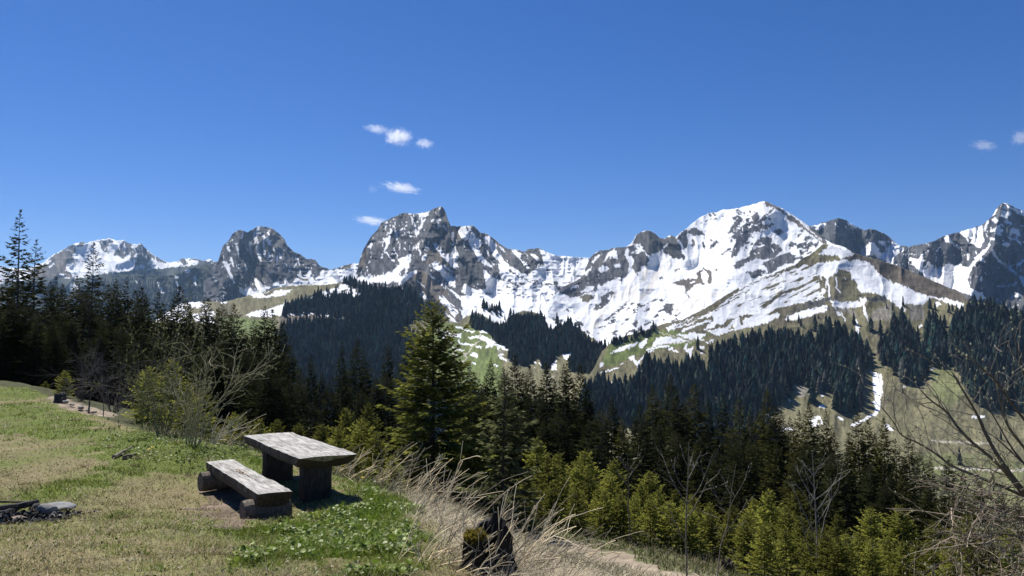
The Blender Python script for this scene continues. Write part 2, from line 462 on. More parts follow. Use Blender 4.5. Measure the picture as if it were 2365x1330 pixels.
L_MASSIF.build('''
W b p:1320,640 1340,580 1390,610 1500,700 1580,790 1520,780 1420,720 1350,760 1300,740
W b p:700,740 760,600 800,640 740,800 690,830
W b p:1120,900 1240,800 1340,830 1480,960 1600,1100 1650,1330 1500,1330 1380,1150 1230,1000
W b p:1540,410 1620,410 1610,480 1680,540 1700,620 1640,560 1560,480
W b p:1720,400 1800,440 1900,500 2050,610 2000,600 1860,490 1760,440
H b p:1590,600 1700,640 1800,760 1850,880 1760,940 1640,930 1580,820
H b p:1380,420 1500,430 1540,520 1500,620 1420,560
S b p:1178,288 1215,292 1262,285 1352,262 1320,312 1268,322 1235,302
S b l15:1185,320 1212,395 1232,470
S b p:1210,440 1240,460 1260,440 1240,490 1226,510
S b l14:1300,340 1268,400 1243,465
S b l9:1272,325 1275,375
S b p:935,400 955,345 962,360 945,460 
S b l9:1005,445 960,480
S b l10:1000,450 985,475
S b p:920,512 950,505 992,500 990,560 945,625 932,610 955,560 925,540
S b l9:1105,425 1072,462
S b p:1030,458 1055,455 1062,505 1045,538
S b l8:940,630 975,660 990,690 1022,718
S b l7:915,545 922,580
S b p:780,590 828,550 835,575 805,605
S b l7:1165,490 1212,502
S b l9:1035,370 1030,392
S b l6:1095,480 1120,470
S b l7:1030,600 1040,640 1060,660
S b p:660,850 690,830 690,865 740,850 760,870 800,835 830,865 870,855 1000,820 1080,740 1060,705 1100,685 1180,655 1165,740 1140,830 1080,880 960,925 850,915 700,900
R b p:1065,830 1120,780 1132,835 1080,865
S b p:1030,905 1100,860 1232,795 1225,830 1090,930
S b l13:1253,620 1262,668
S b p:1300,660 1325,650 1310,700 1275,725 1270,705
S b l8:1240,558 1262,545
S b l10:1310,585 1348,605
S b l9:1360,352 1385,350
S b l7:1410,352 1450,350
S b l8:1470,410 1500,430
S b p:1375,560 1405,550 1430,610 1455,620 1490,670 1520,640 1525,690 1560,600 1585,588 1608,670 1590,730 1618,785 1575,760 1600,800 1560,790 1480,700 1390,600
S b l17:1555,460 1555,530
S b l11:1565,550 1560,580
S b p:1600,432 1628,405 1670,405 1685,450 1700,410 1722,402 1690,525 1668,535 1640,512 1610,460
S b l13:1658,545 1662,585
S b p:1700,530 1720,470 1745,460 1760,500 1800,520 1828,555 1800,590 1800,640 1850,700 1890,745 1925,785 1860,765 1790,700 1740,620
S b p:1848,490 1885,495 1925,540 1955,570 1945,610 2000,670 2080,780 2000,750 1930,680 1900,620 1880,560
S b p:1965,565 2035,625 2045,645 1990,615
S b l12:1870,620 1880,660
S b p:2092,622 2130,615 2180,650 2170,690 2240,760 2300,840 2200,740 2130,670
S b p:1365,740 1400,720 1440,760 1470,760 1490,810 1540,840 1560,870 1590,850 1570,900 1585,965 1530,945 1490,880 1440,825 1390,790
S b l16:1480,755 1555,830
S b p:1830,800 1900,815 1995,885 1970,740 2060,770 2130,790 2250,860 2420,920 2500,1350 2200,1350 1900,1330 1840,1200 1760,1090 1640,1000 1660,915 1700,950 1780,990 1870,965
R b p:1835,775 1900,790 2000,870 2050,910 1960,880 1880,840
R b l13:2060,905 2110,925 2180,965
R b l10:2180,800 2290,890 2340,910
B b p:1850,1010 1900,1000 1965,1040 1970,1060 1890,1052
B b l10:2000,1045 2060,1050
B b l9:2080,1060 2105,1050
B b l8:2280,960 2310,945
R b n.42,16,7,-15:2000,930 2420,900 2420,1120 2100,1090
S b p:1250,1005 1290,995 1330,1065 1320,1095 1290,1070
S b p:1420,1010 1490,1050 1570,1120 1610,1190 1570,1235 1500,1140 1440,1080
S b p:1515,965 1560,970 1640,1035 1740,1100 1680,1115 1590,1050
S b l8:1340,830 1390,880
S b l8:1240,900 1300,960
S b p:1480,1180 1560,1235 1610,1310 1550,1310
S b l22:1585,1095 1640,1180 1700,1300
S b p:1630,1140 1740,1085 1850,1110 1800,1350 1690,1350 1650,1230
R b n.28,50,5,40:1250,850 1650,980 1720,1150 1680,1330 1400,1100
S c p:95,560 150,515 230,550 540,590 760,600 760,1400 -400,1400 -420,900 -40,850 90,700 180,650 150,600
R c p:45,545 100,515 152,515 175,580 192,655 150,640 120,610 80,600
S c p:80,560 110,555 150,600 140,625
R c l10:-10,530 60,600 130,660
R c l7:60,640 120,660
R c l12:-60,600 20,660 100,690
R c l7:-80,690 -10,740 90,780
R c l8:200,690 260,690
R c n.46,16,9,-10:-100,770 420,760 480,960 300,1080 0,1000 -120,900
R c l12:110,800 150,795 270,800
S f p:300,200 1400,200 1400,520 640,560 440,560 330,480
S f p:0,430 200,560 480,700 800,800 900,1000 0,1000
''', 'R', 1.3, slivers=.24)
# ---- great snow mountain with the pointed top
_tc = P('c', '520,660 530,630 570,565 620,535 690,530 740,515 830,505 860,490 890,450 910,410 960,385 1010,380 1050,400 1090,435 1130,445 1160,420 1190,420 1215,435 1250,400 1300,365 1350,320 1410,275 1480,240 1530,240 1580,215 1690,208 1780,185 1850,165 1910,145 1960,170 2050,210 2150,270 2230,325 2330,410')
L_SNOWY = Layer('snow_mountain', [(1190, 790), (1240, 735), (1270, 692), (1287, 676), (1300, 663), (1318, 654), (1340, 643)] + _tc + P('d', '500,490 620,560 720,590 800,640') + [(2040, 625), (2120, 690)],
    [(-2000, 815), (1500, 815), (1700, 760), (4500, 700)], 463, flat(1430, 1430), flat(2250, 2250), 1.0, (.20, .26, .22, .16), 71, aniso=1.8,
    spurs=[([(1766, 464), (1700, 560), (1690, 640)], 60, -45), ([(1766, 464), (1880, 570), (1960, 600)], 36, -60), ([(1460, 565), (1340, 650), (1290, 676)], 60, -40), ([(1560, 549), (1590, 600)], 24, -60), ([(1640, 500), (1610, 610), (1600, 700)], 60, 30), ([(1499, 533), (1500, 590)], 30, -35)])
L_SNOWY.build('''
H c p:880,480 892,450 910,400 1000,370 1060,390 1110,438 1140,440 1200,410 1235,460 1260,530 1300,605 1200,590 1140,560 1110,538 1010,585 975,545 940,490
S c l11:1000,578 1050,565 1095,545 1150,488
R c p:505,690 520,600 565,560 640,530 720,512 835,500 815,560 850,620 850,700 830,750 760,750 700,780 650,810 620,790 590,860 540,855 480,890 400,900 300,860 320,820 400,770 460,740 520,730
R c p:880,570 960,540 1010,600 1000,640 940,680 920,735 900,700 862,690 890,630
R c p:830,500 880,490 940,500 900,560 870,580 850,560
S c p:690,545 755,535 765,598 735,592 700,575 650,625 670,580
S c p:565,630 600,580 632,565 612,600 575,640
S c p:610,680 650,655 695,672 680,700 625,712
S c p:730,650 780,635 790,668 745,675
S c p:465,860 520,820 578,812 570,850 520,855 480,865
S c l13:410,830 450,815
S c p:495,730 560,660 562,690 520,725
S c l10:845,515 845,560
S c l10:905,500 930,520 880,550
S c p:850,680 880,670 900,700 860,712
B c p:468,900 540,872 588,895 545,935 492,932
R c n-.12,12,8,-40:570,1000 640,890 710,845 745,870 690,950 620,1005
R c p:1218,440 1260,395 1305,365 1312,430 1310,520 1280,515 1260,460
R c p:1308,390 1360,340 1400,370 1445,410 1385,415 1330,412
R c l22:1350,455 1357,490
R c l20:1430,478 1438,508
R c p:1482,512 1540,448 1548,478 1500,520
R c l12:1570,560 1600,550 1640,520
R c l8:1530,470 1490,450
R c l9:1690,215 1730,230
R c l9:1700,240 1725,245
R c p:1680,310 1715,268 1742,300 1700,350 1650,400 1618,395 1640,360
R c p:1650,425 1700,370 1800,290 1850,232 1872,270 1862,320 1905,340 1875,390 1830,385 1765,465 1720,500 1700,580 1648,592 1660,530 1690,450
S c p:1765,300 1810,280 1820,305 1780,320
S c l10:1780,350 1860,330
R c l15:1985,195 1950,240 1900,280 1868,312
R c p:1855,445 1920,420 1975,450 1960,480 2030,490 2055,530 1985,590 1900,605 1840,600 1780,620 1740,660 1700,680 1660,660 1690,620 1790,560 1810,500
S c l16:1830,510 1900,495
S c l10:1720,600 1790,575
R c p:1885,640 1960,600 2100,548 2165,590 2140,632 2060,640 1940,725 1928,680
R c p:1765,705 1880,678 1932,700 1900,722 1825,752
R c p:1980,390 2030,358 2062,390 2030,418
R c p:1900,340 2000,320 1960,350 1890,380
R c n-.05,13,8,-30:2090,490 2200,370 2350,420 2320,520 2220,610 2120,600
R c n.3,8,6,-30:1640,280 1900,180 1980,330 1800,520 1640,560
W c p:1908,143 1990,175 2080,225 2200,305 2380,425 2400,500 2200,360 2100,300 2070,250 1970,200 1920,185
S c l8:2030,205 2150,275 2260,360
S c l5:2200,330 2350,450
R c l15:1482,243 1492,268
R c l11:1512,240 1528,252
R c n.4,10,5,-40:1360,330 1640,240 1640,260 1400,330
W c p:1185,795 1250,762 1350,758 1392,740 1375,705 1440,672 1490,688 1502,760 1490,802 1465,790 1472,722 1440,688 1410,722 1430,775 1455,812 1400,790 1330,832 1300,855 1290,812 1230,805
S c l9:1330,790 1360,780
B c l6:1290,850 1345,945
B c l6:1520,675 1540,690
B c l7:1210,690 1250,680
B c l7:1210,710 1230,690
R c n.47,13,7,-25:560,1110 800,950 1000,890 1200,930 1270,1040 1060,1090 880,1200 650,1240 600,1170
R c p:1115,960 1170,945 1205,990 1180,1035 1130,1012
R c l16:1225,985 1240,1005
R c l12:1215,1045 1275,1038
R c l16:725,1095 745,1075
R c l14:1190,1080 1230,1075
R c l14:780,770 800,760
R c l13:1090,750 1115,748
D c n.05,60,7,-62:540,1120 640,1000 760,930 640,1080 600,1150
D c n.12,70,6,-70:700,900 1000,640 1180,640 1100,800 900,960
D c n.2,80,7,-50:1150,1000 1500,800 1600,760 1500,950 1300,1080
S p n2,9,9,0:0,0 1,0 1,1
R c n.2,12,8,10:200,990 330,950 480,1080 640,1300 300,1150
''', 'S', 1.6, slivers=.09)
# ---- dark peak behind its shoulder
L_DARK = Layer('shaded_peak', P('d', '300,470 400,398 480,390 560,360 610,345 680,332 740,345 780,375 860,415 910,440 960,425 1010,430 1070,460 1130,490 1180,540 1230,580 1310,590') + [(2150, 600), (2200, 640)],
    flat(690, 690), 504, flat(2350, 2350), flat(2850, 2850), 1.0, (.45, .7, .7, .5), 83, aniso=2.0, spurs=[([(1938, 504), (1915, 560), (1900, 620)], 50, -150), ([(2022, 529), (2010, 580)], 30, -70)])
L_DARK.build('''
S d p:380,410 480,390 565,360 540,410 480,440 430,430
S d p:750,365 800,375 870,425 830,420 780,405
S d l9:740,400 745,425
S d l9:795,425 812,448
S d l8:645,380 660,392
S d p:875,620 900,590 975,552 1022,580 1040,620 1005,660 880,665
S d p:995,665 1040,620 1050,650 1100,650 1130,590 1155,580 1150,620 1220,640 1285,690 1260,720 1180,755 1100,735
S d n.05,10,20,10:1040,530 1180,540 1330,640 1300,700 1150,650
S d l14:1150,550 1200,565
''', 'H', 1.8)
# ---- rocky peak on the east
L_EAST = Layer('east_peak', P('d', '1180,680 1310,600 1340,580 1450,565 1530,545 1640,490 1770,455 1850,430 1950,405 2030,355 2080,300 2110,240 2160,190 2200,195 2260,225 2361,275') + [(2420, 515), (2500, 545), (2640, 600), (2900, 570), (3200, 640), (3500, 700)],
    flat(760, 760), 468, flat(1780, 1780), flat(2600, 2600), 1.0, (.5, .68, .68, .45), 97, aniso=2.2,
    spurs=[([(2314, 468), (2290, 580), (2240, 690)], 50, -120), ([(2215, 536), (2220, 600)], 24, 60), ([(2154, 560), (2140, 600)], 18, -40)])
L_EAST.build('''
S d p:1635,505 1670,492 1700,530 1720,560 1770,585 1810,615 1770,615 1700,560 1650,545
S d p:1775,462 1850,430 1985,402 1985,470 2000,520 1960,600 1930,590 1870,560 1890,520 1840,490 1860,545
S d l15:2030,360 2010,400 2010,440
S d p:1300,690 1400,700 1440,645 1452,700 1430,785 1490,720 1560,790 1640,770 1680,735 1730,760 1790,735 1800,770 1890,780 1850,880 1870,960 1980,1010 2020,1055 1940,1075 1900,1030 1830,1020 1600,930 1480,880 1380,780
R d l12:1480,770 1440,790
R d l14:1520,700 1545,780
R d l7:1860,920 1890,960
D d n.1,90,8,88:1480,740 1620,760 1640,930 1500,880
S d p:1880,740 1985,615 2005,605 1975,680 1900,760 1840,800
S d l15:2055,565 1995,640 1960,680
S d p:1955,680 2000,690 2010,730 1970,720
S d p:2065,610 2100,640 2130,700 2200,740 2250,790 2300,830 2290,850 2220,800 2130,720 2080,670
S d p:2165,190 2195,190 2262,235 2380,285 2380,320 2300,285 2210,225
S d n.3,12,12,30:2080,250 2230,250 2330,480 2200,600 2050,540 2060,380
S d l18:2060,520 2090,520
S d l17:2115,445 2140,475
S d l13:2130,400 2110,425
S d l11:2200,345 2180,365
S d l14:2095,340 2105,360
S d l9:2225,290 2210,300
S d p:2245,515 2290,520 2330,540 2345,580 2310,550
S d p:2290,760 2340,710 2360,720 2330,760
S d p:2260,1040 2300,1005 2345,1030 2310,1055
S d l18:2225,940 2290,920
S d l12:2155,950 2185,940
S d p:2310,850 2361,860 2400,980 2350,940
S d l14:1970,870 1968,900
S d l10:1860,660 1855,710
S d l10:1840,640 1850,690
S d l12:2330,400 2380,410
S d l9:1570,630 1600,590
R d p:1320,590 1370,575 1440,600 1420,650 1360,640
''', 'R', 1.4, slivers=.2)
# ---- wooded hill, pasture and valley head in the middle
_mt = [(330, 760), (420, 700), (470, 696), (520, 697), (560, 686), (600, 676), (640, 664), (690, 658), (740, 658), (780, 654), (800, 648), (815, 652), (840, 660), (880, 668), (920, 668), (950, 674), (966, 688), (985, 712), (1000, 732), (1030, 742), (1060, 745), (1085, 722), (1106, 708), (1160, 708), (1220, 718), (1253, 728), (1281, 742), (1317, 752), (1347, 764), (1372, 784), (1391, 800), (1430, 830), (1480, 870), (1560, 920)]
L_HILL = Layer('wooded_hill', _mt, [(-2000, 1040), (1100, 1060), (1500, 1080), (4500, 1080)], 648, flat(470, 560), flat(1250, 1330), .95, (.10, .12, .12, .12), 113, aniso=1.2,
    spurs=[([(900, 668), (985, 800), (1010, 900)], 90, -60)])
L_HILL.build('''
F e p:300,480 440,380 480,360 640,320 800,300 960,180 1300,180 1500,220 1650,330 1720,470 1650,540 1500,560 1440,560 1560,680 1640,760 1600,1000 1500,1328 400,1328 300,900 300,640 600,580 900,560 880,530 640,505 400,505
S e n-.25,10,14,70:620,345 700,300 830,260 950,205 965,250 1090,255 1100,310 1000,345 760,365
W e p:330,520 420,505 600,495 760,515 860,545 700,565 560,575 420,580 330,560
S e l13:40,505 200,508 340,500 480,492 600,488 700,492 750,497 830,512 900,535
S e p:30,510 80,478 200,455 280,432 430,375 385,450 340,490 200,512
S e p:70,320 120,298 250,288 330,280 450,268 420,300 375,318 170,348 100,345
B e l18:205,315 245,310 270,300
B e l14:190,290 300,285
G e p:-200,520 30,530 300,560 300,800 -200,800
S a n-.1,14,8,10:830,780 1150,790 1420,830 1500,960 1100,960 850,880
S a p:1250,790 1300,785 1370,815 1330,850 1260,845
S a l14:1300,790 1360,810
S a l10:1520,825 1545,820
S a p:1670,915 1730,890 1900,860 1980,820 1930,870 1880,910 1700,920
G e p:1430,555 1520,500 1720,520 1900,590 2365,640 2365,1328 1900,1328 1640,780
O e p:1450,560 1520,500 1700,530 1640,740 1560,680
S e l17:1770,648 1830,680 1900,705
S e p:1810,640 1850,640 1950,672 2000,675 1985,708 1930,700 1870,670
S e l15:1945,615 2010,620
S e l15:2020,640 2110,652
S e p:2050,705 2100,695 2180,685 2140,712 2080,722
S e l15:1830,712 1872,732
S e l14:1985,765 2100,772
S e p:1900,790 1960,805 2020,828 2000,838 1930,815
S e p:1895,835 1940,845 1995,885 1960,880
S e p:2075,850 2130,845 2145,888 2100,872
S e l12:1968,732 1975,748
S e l12:1880,740 1890,755
S e p:2180,690 2260,720 2310,745 2290,760 2200,805 2230,760 2150,720
S f p:560,770 600,700 660,730 800,740 835,790 780,800 700,755 600,775
S f p:490,605 540,570 630,565 605,608 520,612
S f p:385,660 440,655 510,640 480,670 410,680
S f p:590,700 690,685 700,700 640,740
S f p:410,840 460,822 495,878 470,870
S f l14:700,770 720,800
S f l22:720,850 755,850
S f l22:740,880 830,920
S f l16:470,765 520,768
S f l12:660,955 700,965
S f l14:410,935 460,945
S f p:1000,890 1130,870 1140,885 1020,900
S f n-.3,16,10,20:1095,935 1160,925 1240,965 1230,1000 1120,995
S f p:1280,885 1350,855 1355,1020 1300,1015 1290,960
S f p:1395,800 1430,740 1480,740 1545,780 1530,800 1470,905 1430,890
S f p:1490,690 1515,690 1555,760 1510,735
S f p:1685,620 1735,635 1722,700 1690,695
S f l16:980,740 990,765
S f l14:1020,820 1035,850
S f l12:1170,875 1170,900
T f l11:505,700 440,750 410,790 340,840 345,860 372,890 330,920 280,942
S f p:380,290 2000,200 1860,720 1800,720 1740,640 1600,520 1500,440 1380,560 1260,560 1200,380 1080,330 900,400 780,510 650,490 560,420 480,380 430,400 380,440
F f p:395,480 450,370 505,400 640,480 780,520 900,410 1000,400 1100,390 1230,460 1260,570 1380,570 1480,480 1620,560 1700,700 1800,720 1940,720 1960,740 1860,850 1800,980 1740,1050 1500,1030 1480,960 1540,800 1400,780 1360,880 1250,1030 1220,1000 1150,880 1060,900 900,960 830,850 820,760 700,700 620,640 620,580 450,560
S f n-.2,13,9,80:640,460 1000,470 950,540 780,520
K f n.1,20,10,0:700,800 840,790 860,900 980,960 880,960 760,900
T f l9:1230,1110 1330,1085
T e l20:1110,700 1125,780
T e l22:1190,840 1215,920 1250,980 1290,1020
''', 'O', 1.5)
# ---- steep east shoulder: snow on top, woods and pasture below
_rt = [(1330, 930), (1350, 880), (1372, 850), (1390, 812), (1412, 790), (1440, 777), (1500, 760), (1515, 753), (1578, 737), (1629, 712), (1680, 679), (1742, 646), (1766, 637), (1839, 607), (1877, 583), (1902, 563), (1922, 567), (1968, 585), (2022, 598), (2065, 611), (2133, 639), (2222, 679), (2238, 694), (2270, 700), (2310, 705), (2365, 730), (2460, 770), (2640, 830), (3000, 870), (3500, 900)]
L_EASTHILL = Layer('east_shoulder', _rt, flat(1290, 1290), 563, flat(430, 440), flat(1120, 1080), 1.0, (.10, .12, .10, .08), 131, aniso=1.5,
    spurs=[([(2290, 700), (2230, 800), (2220, 900)], 120, -25), ([(1922, 568), (2060, 720)], 70, -12)])
L_EASTHILL.build('''
O p p:1340,800 2500,690 2500,1300 1300,1300
G g p:150,780 240,600 700,470 1000,500 1150,520 1000,620 700,650 450,720 200,830
B g p:300,500 650,440 1300,150 1640,-20 1900,-200 2300,-100 2365,330 2100,420 1760,440 1400,470 1100,520 700,480
W d p:690,690 820,655 1010,700 1180,750 1450,860 1800,1020 1880,1075 1700,1110 1500,1060 1280,950 1080,860 960,770 860,715
S d p:-20,905 130,835 300,775 480,740 700,705 860,712 940,735 1000,770 990,785 1050,830 1100,880 1150,905 1280,950 1400,1000 1530,1050 1480,1080 1440,1115 1300,1110 1240,1120 1270,1190 1210,1135 1120,1060 1000,1010 860,1000 840,900 800,880 790,830 700,790 620,840 560,960 540,1060 300,1110 100,1150 0,1220 -150,1200 -320,1250 -400,1300 -500,1200 -200,1000
S d p:490,655 600,575 640,580 720,610 828,655 690,702 660,668 560,665
S d l20:-220,965 0,860 150,790 292,735
B d p:585,870 640,840 720,818 770,860 800,930 735,970 795,1010 690,1035 600,1015 570,930
S d l13:658,870 655,960 690,1012
S d l11:575,890 588,960 592,1050
S d p:720,870 750,880 735,890
B d n-.15,9,12,60:430,870 545,850 570,1040 440,1080 410,960
B d n.2,20,5,-28:200,780 500,730 480,830 300,1000 100,1100 -100,1050 0,950
B d p:490,720 540,660 600,690 560,720
S d p:590,1075 700,1090 860,1085 905,1110 860,1140 700,1145 640,1120
S d l18:630,1115 660,1170 692,1218
S d p:865,1060 950,1058 905,1130 947,1275 918,1220 880,1105
S d p:195,1245 300,1190 420,1150 570,1115 578,1140 380,1225 230,1258
S d l15:833,1265 852,1330
S d p:1535,1105 1580,1085 1615,1110 1570,1132
S d p:1510,1050 1660,1060 1820,1110 1790,1155 1700,1115 1620,1085
S d p:-20,1260 140,1190 135,1225 20,1290
H d n-.1,26,7,-14:230,1180 430,1090 560,1050 700,1040 860,1030 1120,1030 1110,1100 960,1080 850,1050 600,1075 520,1130 400,1150 300,1185
H d n.15,22,7,-20:390,1090 560,1060 590,1150 420,1200
W d l5:680,1040 1000,1030
S g p:735,455 900,400 1050,345 1160,300 1250,230 1400,130 1640,15 1700,15 1550,110 1400,200 1250,290 1180,330 1080,370 940,405 850,440 760,492
B g l7:1000,370 1150,310 1300,200 1500,120
B g l6:850,420 1000,385 1200,290 1420,170
S g p:1090,372 1200,312 1360,258 1300,302 1190,345
S g l19:890,484 1000,448 1140,390
S g l10:780,480 900,440 1000,410
S g p:1085,475 1130,430 1180,380 1260,355 1335,345 1290,390 1200,440 1125,478
S g p:1115,490 1200,470 1300,450 1340,400 1395,362 1410,400 1430,440 1600,425 1700,370 1785,335 1760,370 1650,425 1430,465 1320,500 1220,532 1150,515
O g p:1300,480 1350,425 1360,470
S g p:1440,410 1470,370 1560,345 1640,350 1780,325 1640,425 1450,445
S g p:1410,250 1500,190 1700,60 1800,-20 2110,-20 2150,60 2160,150 2000,230 1900,230 1750,285 1700,255 1640,335 1600,345 1650,255 1540,305 1450,335 1480,290 1390,300
B g n.3,34,5,-27:1390,260 1700,40 2150,-20 2160,150 1900,210 1700,270 1450,330
S g p:1820,385 1850,350 2000,310 2215,275 2190,312 1950,380 1850,395
S g p:630,600 650,555 780,540 870,560 965,578 900,600 760,608 620,625
S g p:830,525 900,515 1000,500 1060,515 1110,515 1090,545 1030,562 960,558 870,538
S g l12:1030,565 1090,572
S g l15:575,662 660,640 765,630
S g p:285,655 380,620 485,592 470,622 350,668 230,690
S g p:490,605 540,575 578,562 562,600 525,640 500,640
S g p:400,735 430,715 455,712 472,770 545,718 520,770 488,842 462,790
S g p:905,650 925,605 945,602 932,648 995,635 975,700 990,740 960,715
S g l11:150,872 310,825
S g p:130,785 165,780 170,800 140,825
S g l17:770,662 800,650
S g l12:810,670 855,668
S g l18:260,590 350,592
S g p:1475,535 1500,530 1505,600 1492,640
S g l24:1060,640 1075,635
S g l12:1150,590 1165,575
S g l10:335,790 350,780
S g l10:230,960 290,1030
S g l14:580,690 620,670
S g l10:1105,600 1125,605
S g l11:1060,690 1075,690
T g l7:660,500 800,530 960,560 1090,580
T g l6:560,640 800,600 1000,580
S h p:870,870 900,930 945,925 990,950 1000,1070 990,1180 975,1270 930,1340 900,1340 935,1250 890,1210 930,1180 905,1100 900,950
S h p:1155,1055 1180,1040 1220,1045 1200,1082
S h p:1325,940 1365,935 1365,975 1340,975
S h l16:1350,482 1375,458
S h p:825,330 845,340 860,430 848,420
S h l20:815,250 830,350
S h p:735,425 750,430 770,545 752,555
S h p:1145,290 1215,300 1205,355 1180,330
S h l18:1465,885 1485,885
S h l22:400,1245 430,1250
S h l12:405,1140 425,1140
S h l14:95,1180 110,1185
S h l24:300,625 325,640
S h l12:600,340 640,430
S h l12:335,470 340,490
S h l12:2090,680 2130,680
S h p:2350,330 2370,320 2370,350
S h l12:365,770 385,860
S h l11:1545,600 1570,608
K h p:125,990 200,970 275,990 300,1130 210,1170 150,1100
K h n.05,40,40,0:440,330 1000,240 1400,280 1400,420 1100,420 860,420 650,340
B h n.1,60,30,0:860,430 1060,420 1080,640 960,900 1200,1040 1000,1330
M h p:1470,905 1650,850 1740,1030 1780,1150 1640,1250 1470,1140
M p p:2120,1045 2300,1050 2420,1090 2420,1180 2100,1160
T p l3:2150,1018 2220,1022 2300,1024
T p l5:2160,1080 2230,1083 2320,1086 2420,1084
S p l5:1968,983 2000,967 2018,955
S p l6:2048,984 2060,992
S p n-.2,10,6,0:1868,972 1893,960 1900,980 1880,985
S p l5:1938,963 1946,968
S p l6:1802,992 1830,990
S p p:2242,958 2275,960 2275,966 2245,966
S p p:1512,905 1520,900 1528,915 1522,918
''', 'O', 1.6)
FAR = [L_WEST, L_RIDGE, L_TWIN, L_MASSIF, L_SNOWY, L_DARK, L_EAST, L_HILL, L_EASTHILL]
# ------------------------------------------------------------------ near ground: meadow shelf, brink, track below it, wooded slope down to the valley
_ctl = np.array([
    # px, py, distance
    (-900, 1330, 5.4), (-900, 1150, 10), (-900, 980, 24), (-900, 900, 45), (-900, 880, 80), (-900, 900, 150), (-900, 910, 420),
    (0, 1330, 5.25), (300, 1330, 5.22), (600, 1330, 5.22), (850, 1330, 5.4), (0, 1200, 8.3), (300, 1210, 8.2), (0, 1100, 12.5), (300, 1100, 12.3), (0, 1000, 20), (0, 920, 33), (0, 886, 45),
    (120, 900, 40), (200, 943, 27), (300, 985, 20), (440, 1020, 16.3), (560, 1032, 16), (600, 1195, 9.9), (480, 1132, 12.0), (682, 1133, 11.7), (760, 1165, 10.6), (640, 1060, 14.6),
    (760, 1250, 7.8), (850, 1125, 12.2), (950, 1165, 10.7), (1010, 1210, 9.2), (1080, 1265, 7.7), (1180, 1335, 6.3), (1000, 1330, 5.75),
    (0, 1900, 2.55), (1182, 1900, 2.6), (2365, 1950, 2.6), (-900, 1900, 2.5), (3300, 1950, 2.7),
    (1182, 2700, 1.6), (-900, 2700, 1.5), (3300, 2750, 1.6), (0, 2650, 1.55), (2365, 2700, 1.6),
    (260, 962, 27), (180, 938, 33), (400, 1003, 24), (560, 1060, 22), (760, 1120, 20), (930, 1170, 18.5), (1060, 1210, 17.5), (1180, 1250, 16.5), (1300, 1285, 15.6), (1460, 1318, 14.8), (1600, 1345, 14.2), (1250, 1330, 9.6), (1420, 1370, 9.5), (1600, 1430, 9),
    (1240, 1255, 17.6), (1360, 1275, 16.7), (1480, 1298, 16.0), (1600, 1322, 15.4), (2000, 1400, 14.5), (2365, 1450, 14), (2365, 1650, 8), (1900, 1620, 6.5), (3300, 1500, 14), (3300, 1660, 8),
    (1400, 1244, 19.5), (1560, 1278, 18.5), (1700, 1318, 18.2), (1000, 1120, 23), (1165, 1185, 20.5), (1300, 1215, 21), (1700, 1280, 22), (2200, 1330, 22), (3300, 1380, 22), (800, 1070, 26), (600, 1035, 28), (450, 985, 32),
    (300, 950, 37), (50, 897, 47), (170, 925, 41), (600, 1015, 45), (1200, 1135, 45), (1700, 1215, 45), (2200, 1250, 45), (3300, 1290, 45),
    (0, 878, 80), (300, 935, 80), (700, 1020, 80), (1200, 1095, 80), (1700, 1150, 80), (2300, 1225, 80), (3300, 1240, 80),
    (0, 900, 150), (700, 1050, 150), (1200, 1130, 150), (1700, 1175, 150), (2300, 1255, 150), (3300, 1260, 150),
    (0, 915, 420), (700, 1010, 420), (1200, 1090, 420), (2000, 1180, 420), (2365, 1220, 420), (3300, 1220, 420), (0, 930, 760), (700, 960, 760), (1200, 1010, 700), (2000, 1100, 700), (3300, 1110, 700)], float)
_cw = at(_ctl[:, 0], _ctl[:, 1], _ctl[:, 2])
_ca, _cl = _cw[:, 0] / _cw[:, 1], np.log(_cw[:, 1])
def _phi(r2): return .5 * r2 * np.log(r2 + 1e-9)
_S = 1.15
_K = _phi((_ca[:, None] - _ca[None]) ** 2 + ((_cl[:, None] - _cl[None]) / _S) ** 2) + np.eye(len(_ctl)) * 2e-4
_Pm = np.stack([np.ones_like(_ca), _ca, _cl], 1)
_val = (_cw[:, 2] - EYE) / _cw[:, 1]                                 # slope of sight, well-behaved over all distances
_A = np.block([[_K, _Pm], [_Pm.T, np.zeros((3, 3))]])
_W = np.linalg.solve(_A, np.concatenate([_val, np.zeros(3)]))
def _gslope(a, l):
    a, l = np.broadcast_arrays(np.asarray(a, float), np.asarray(l, float))
    out = _W[-3] + _W[-2] * a + _W[-1] * l
    for k in range(len(_ctl)):
        out = out + _W[k] * _phi((a - _ca[k]) ** 2 + ((l - _cl[k]) / _S) ** 2)
    return out
def ground(x, y):
    """height of the near ground"""
    x, y = np.asarray(x, float), np.maximum(np.asarray(y, float), 1.3)
    z = EYE + y * _gslope(x / y, np.log(y))
    f = np.clip((y - 4) / 30, 0, 1)
    z = z + .05 * fbm(x / 2.1, y / 2.1, 201, 3) * (.35 + f * 2) + .018 * fbm(x / .35, y / .35, 202, 2)
    return z
def ground_at_pixel(px, py, d0=4.0, d1=300.0, first=True):
    """where the sight line of a photo pixel meets the near ground"""
    ds = np.exp(np.linspace(math.log(d0), math.log(d1), 420))
    p = at(np.full(ds.shape, float(px)), np.full(ds.shape, float(py)), ds)
    h = p[:, 2] - ground(p[:, 0], p[:, 1])
    k = np.where(h < 0)[0]
    i = k[0] if len(k) else len(ds) - 1
    return float(p[i, 0]), float(p[i, 1]), float(ground(p[i, 0], p[i, 1]))

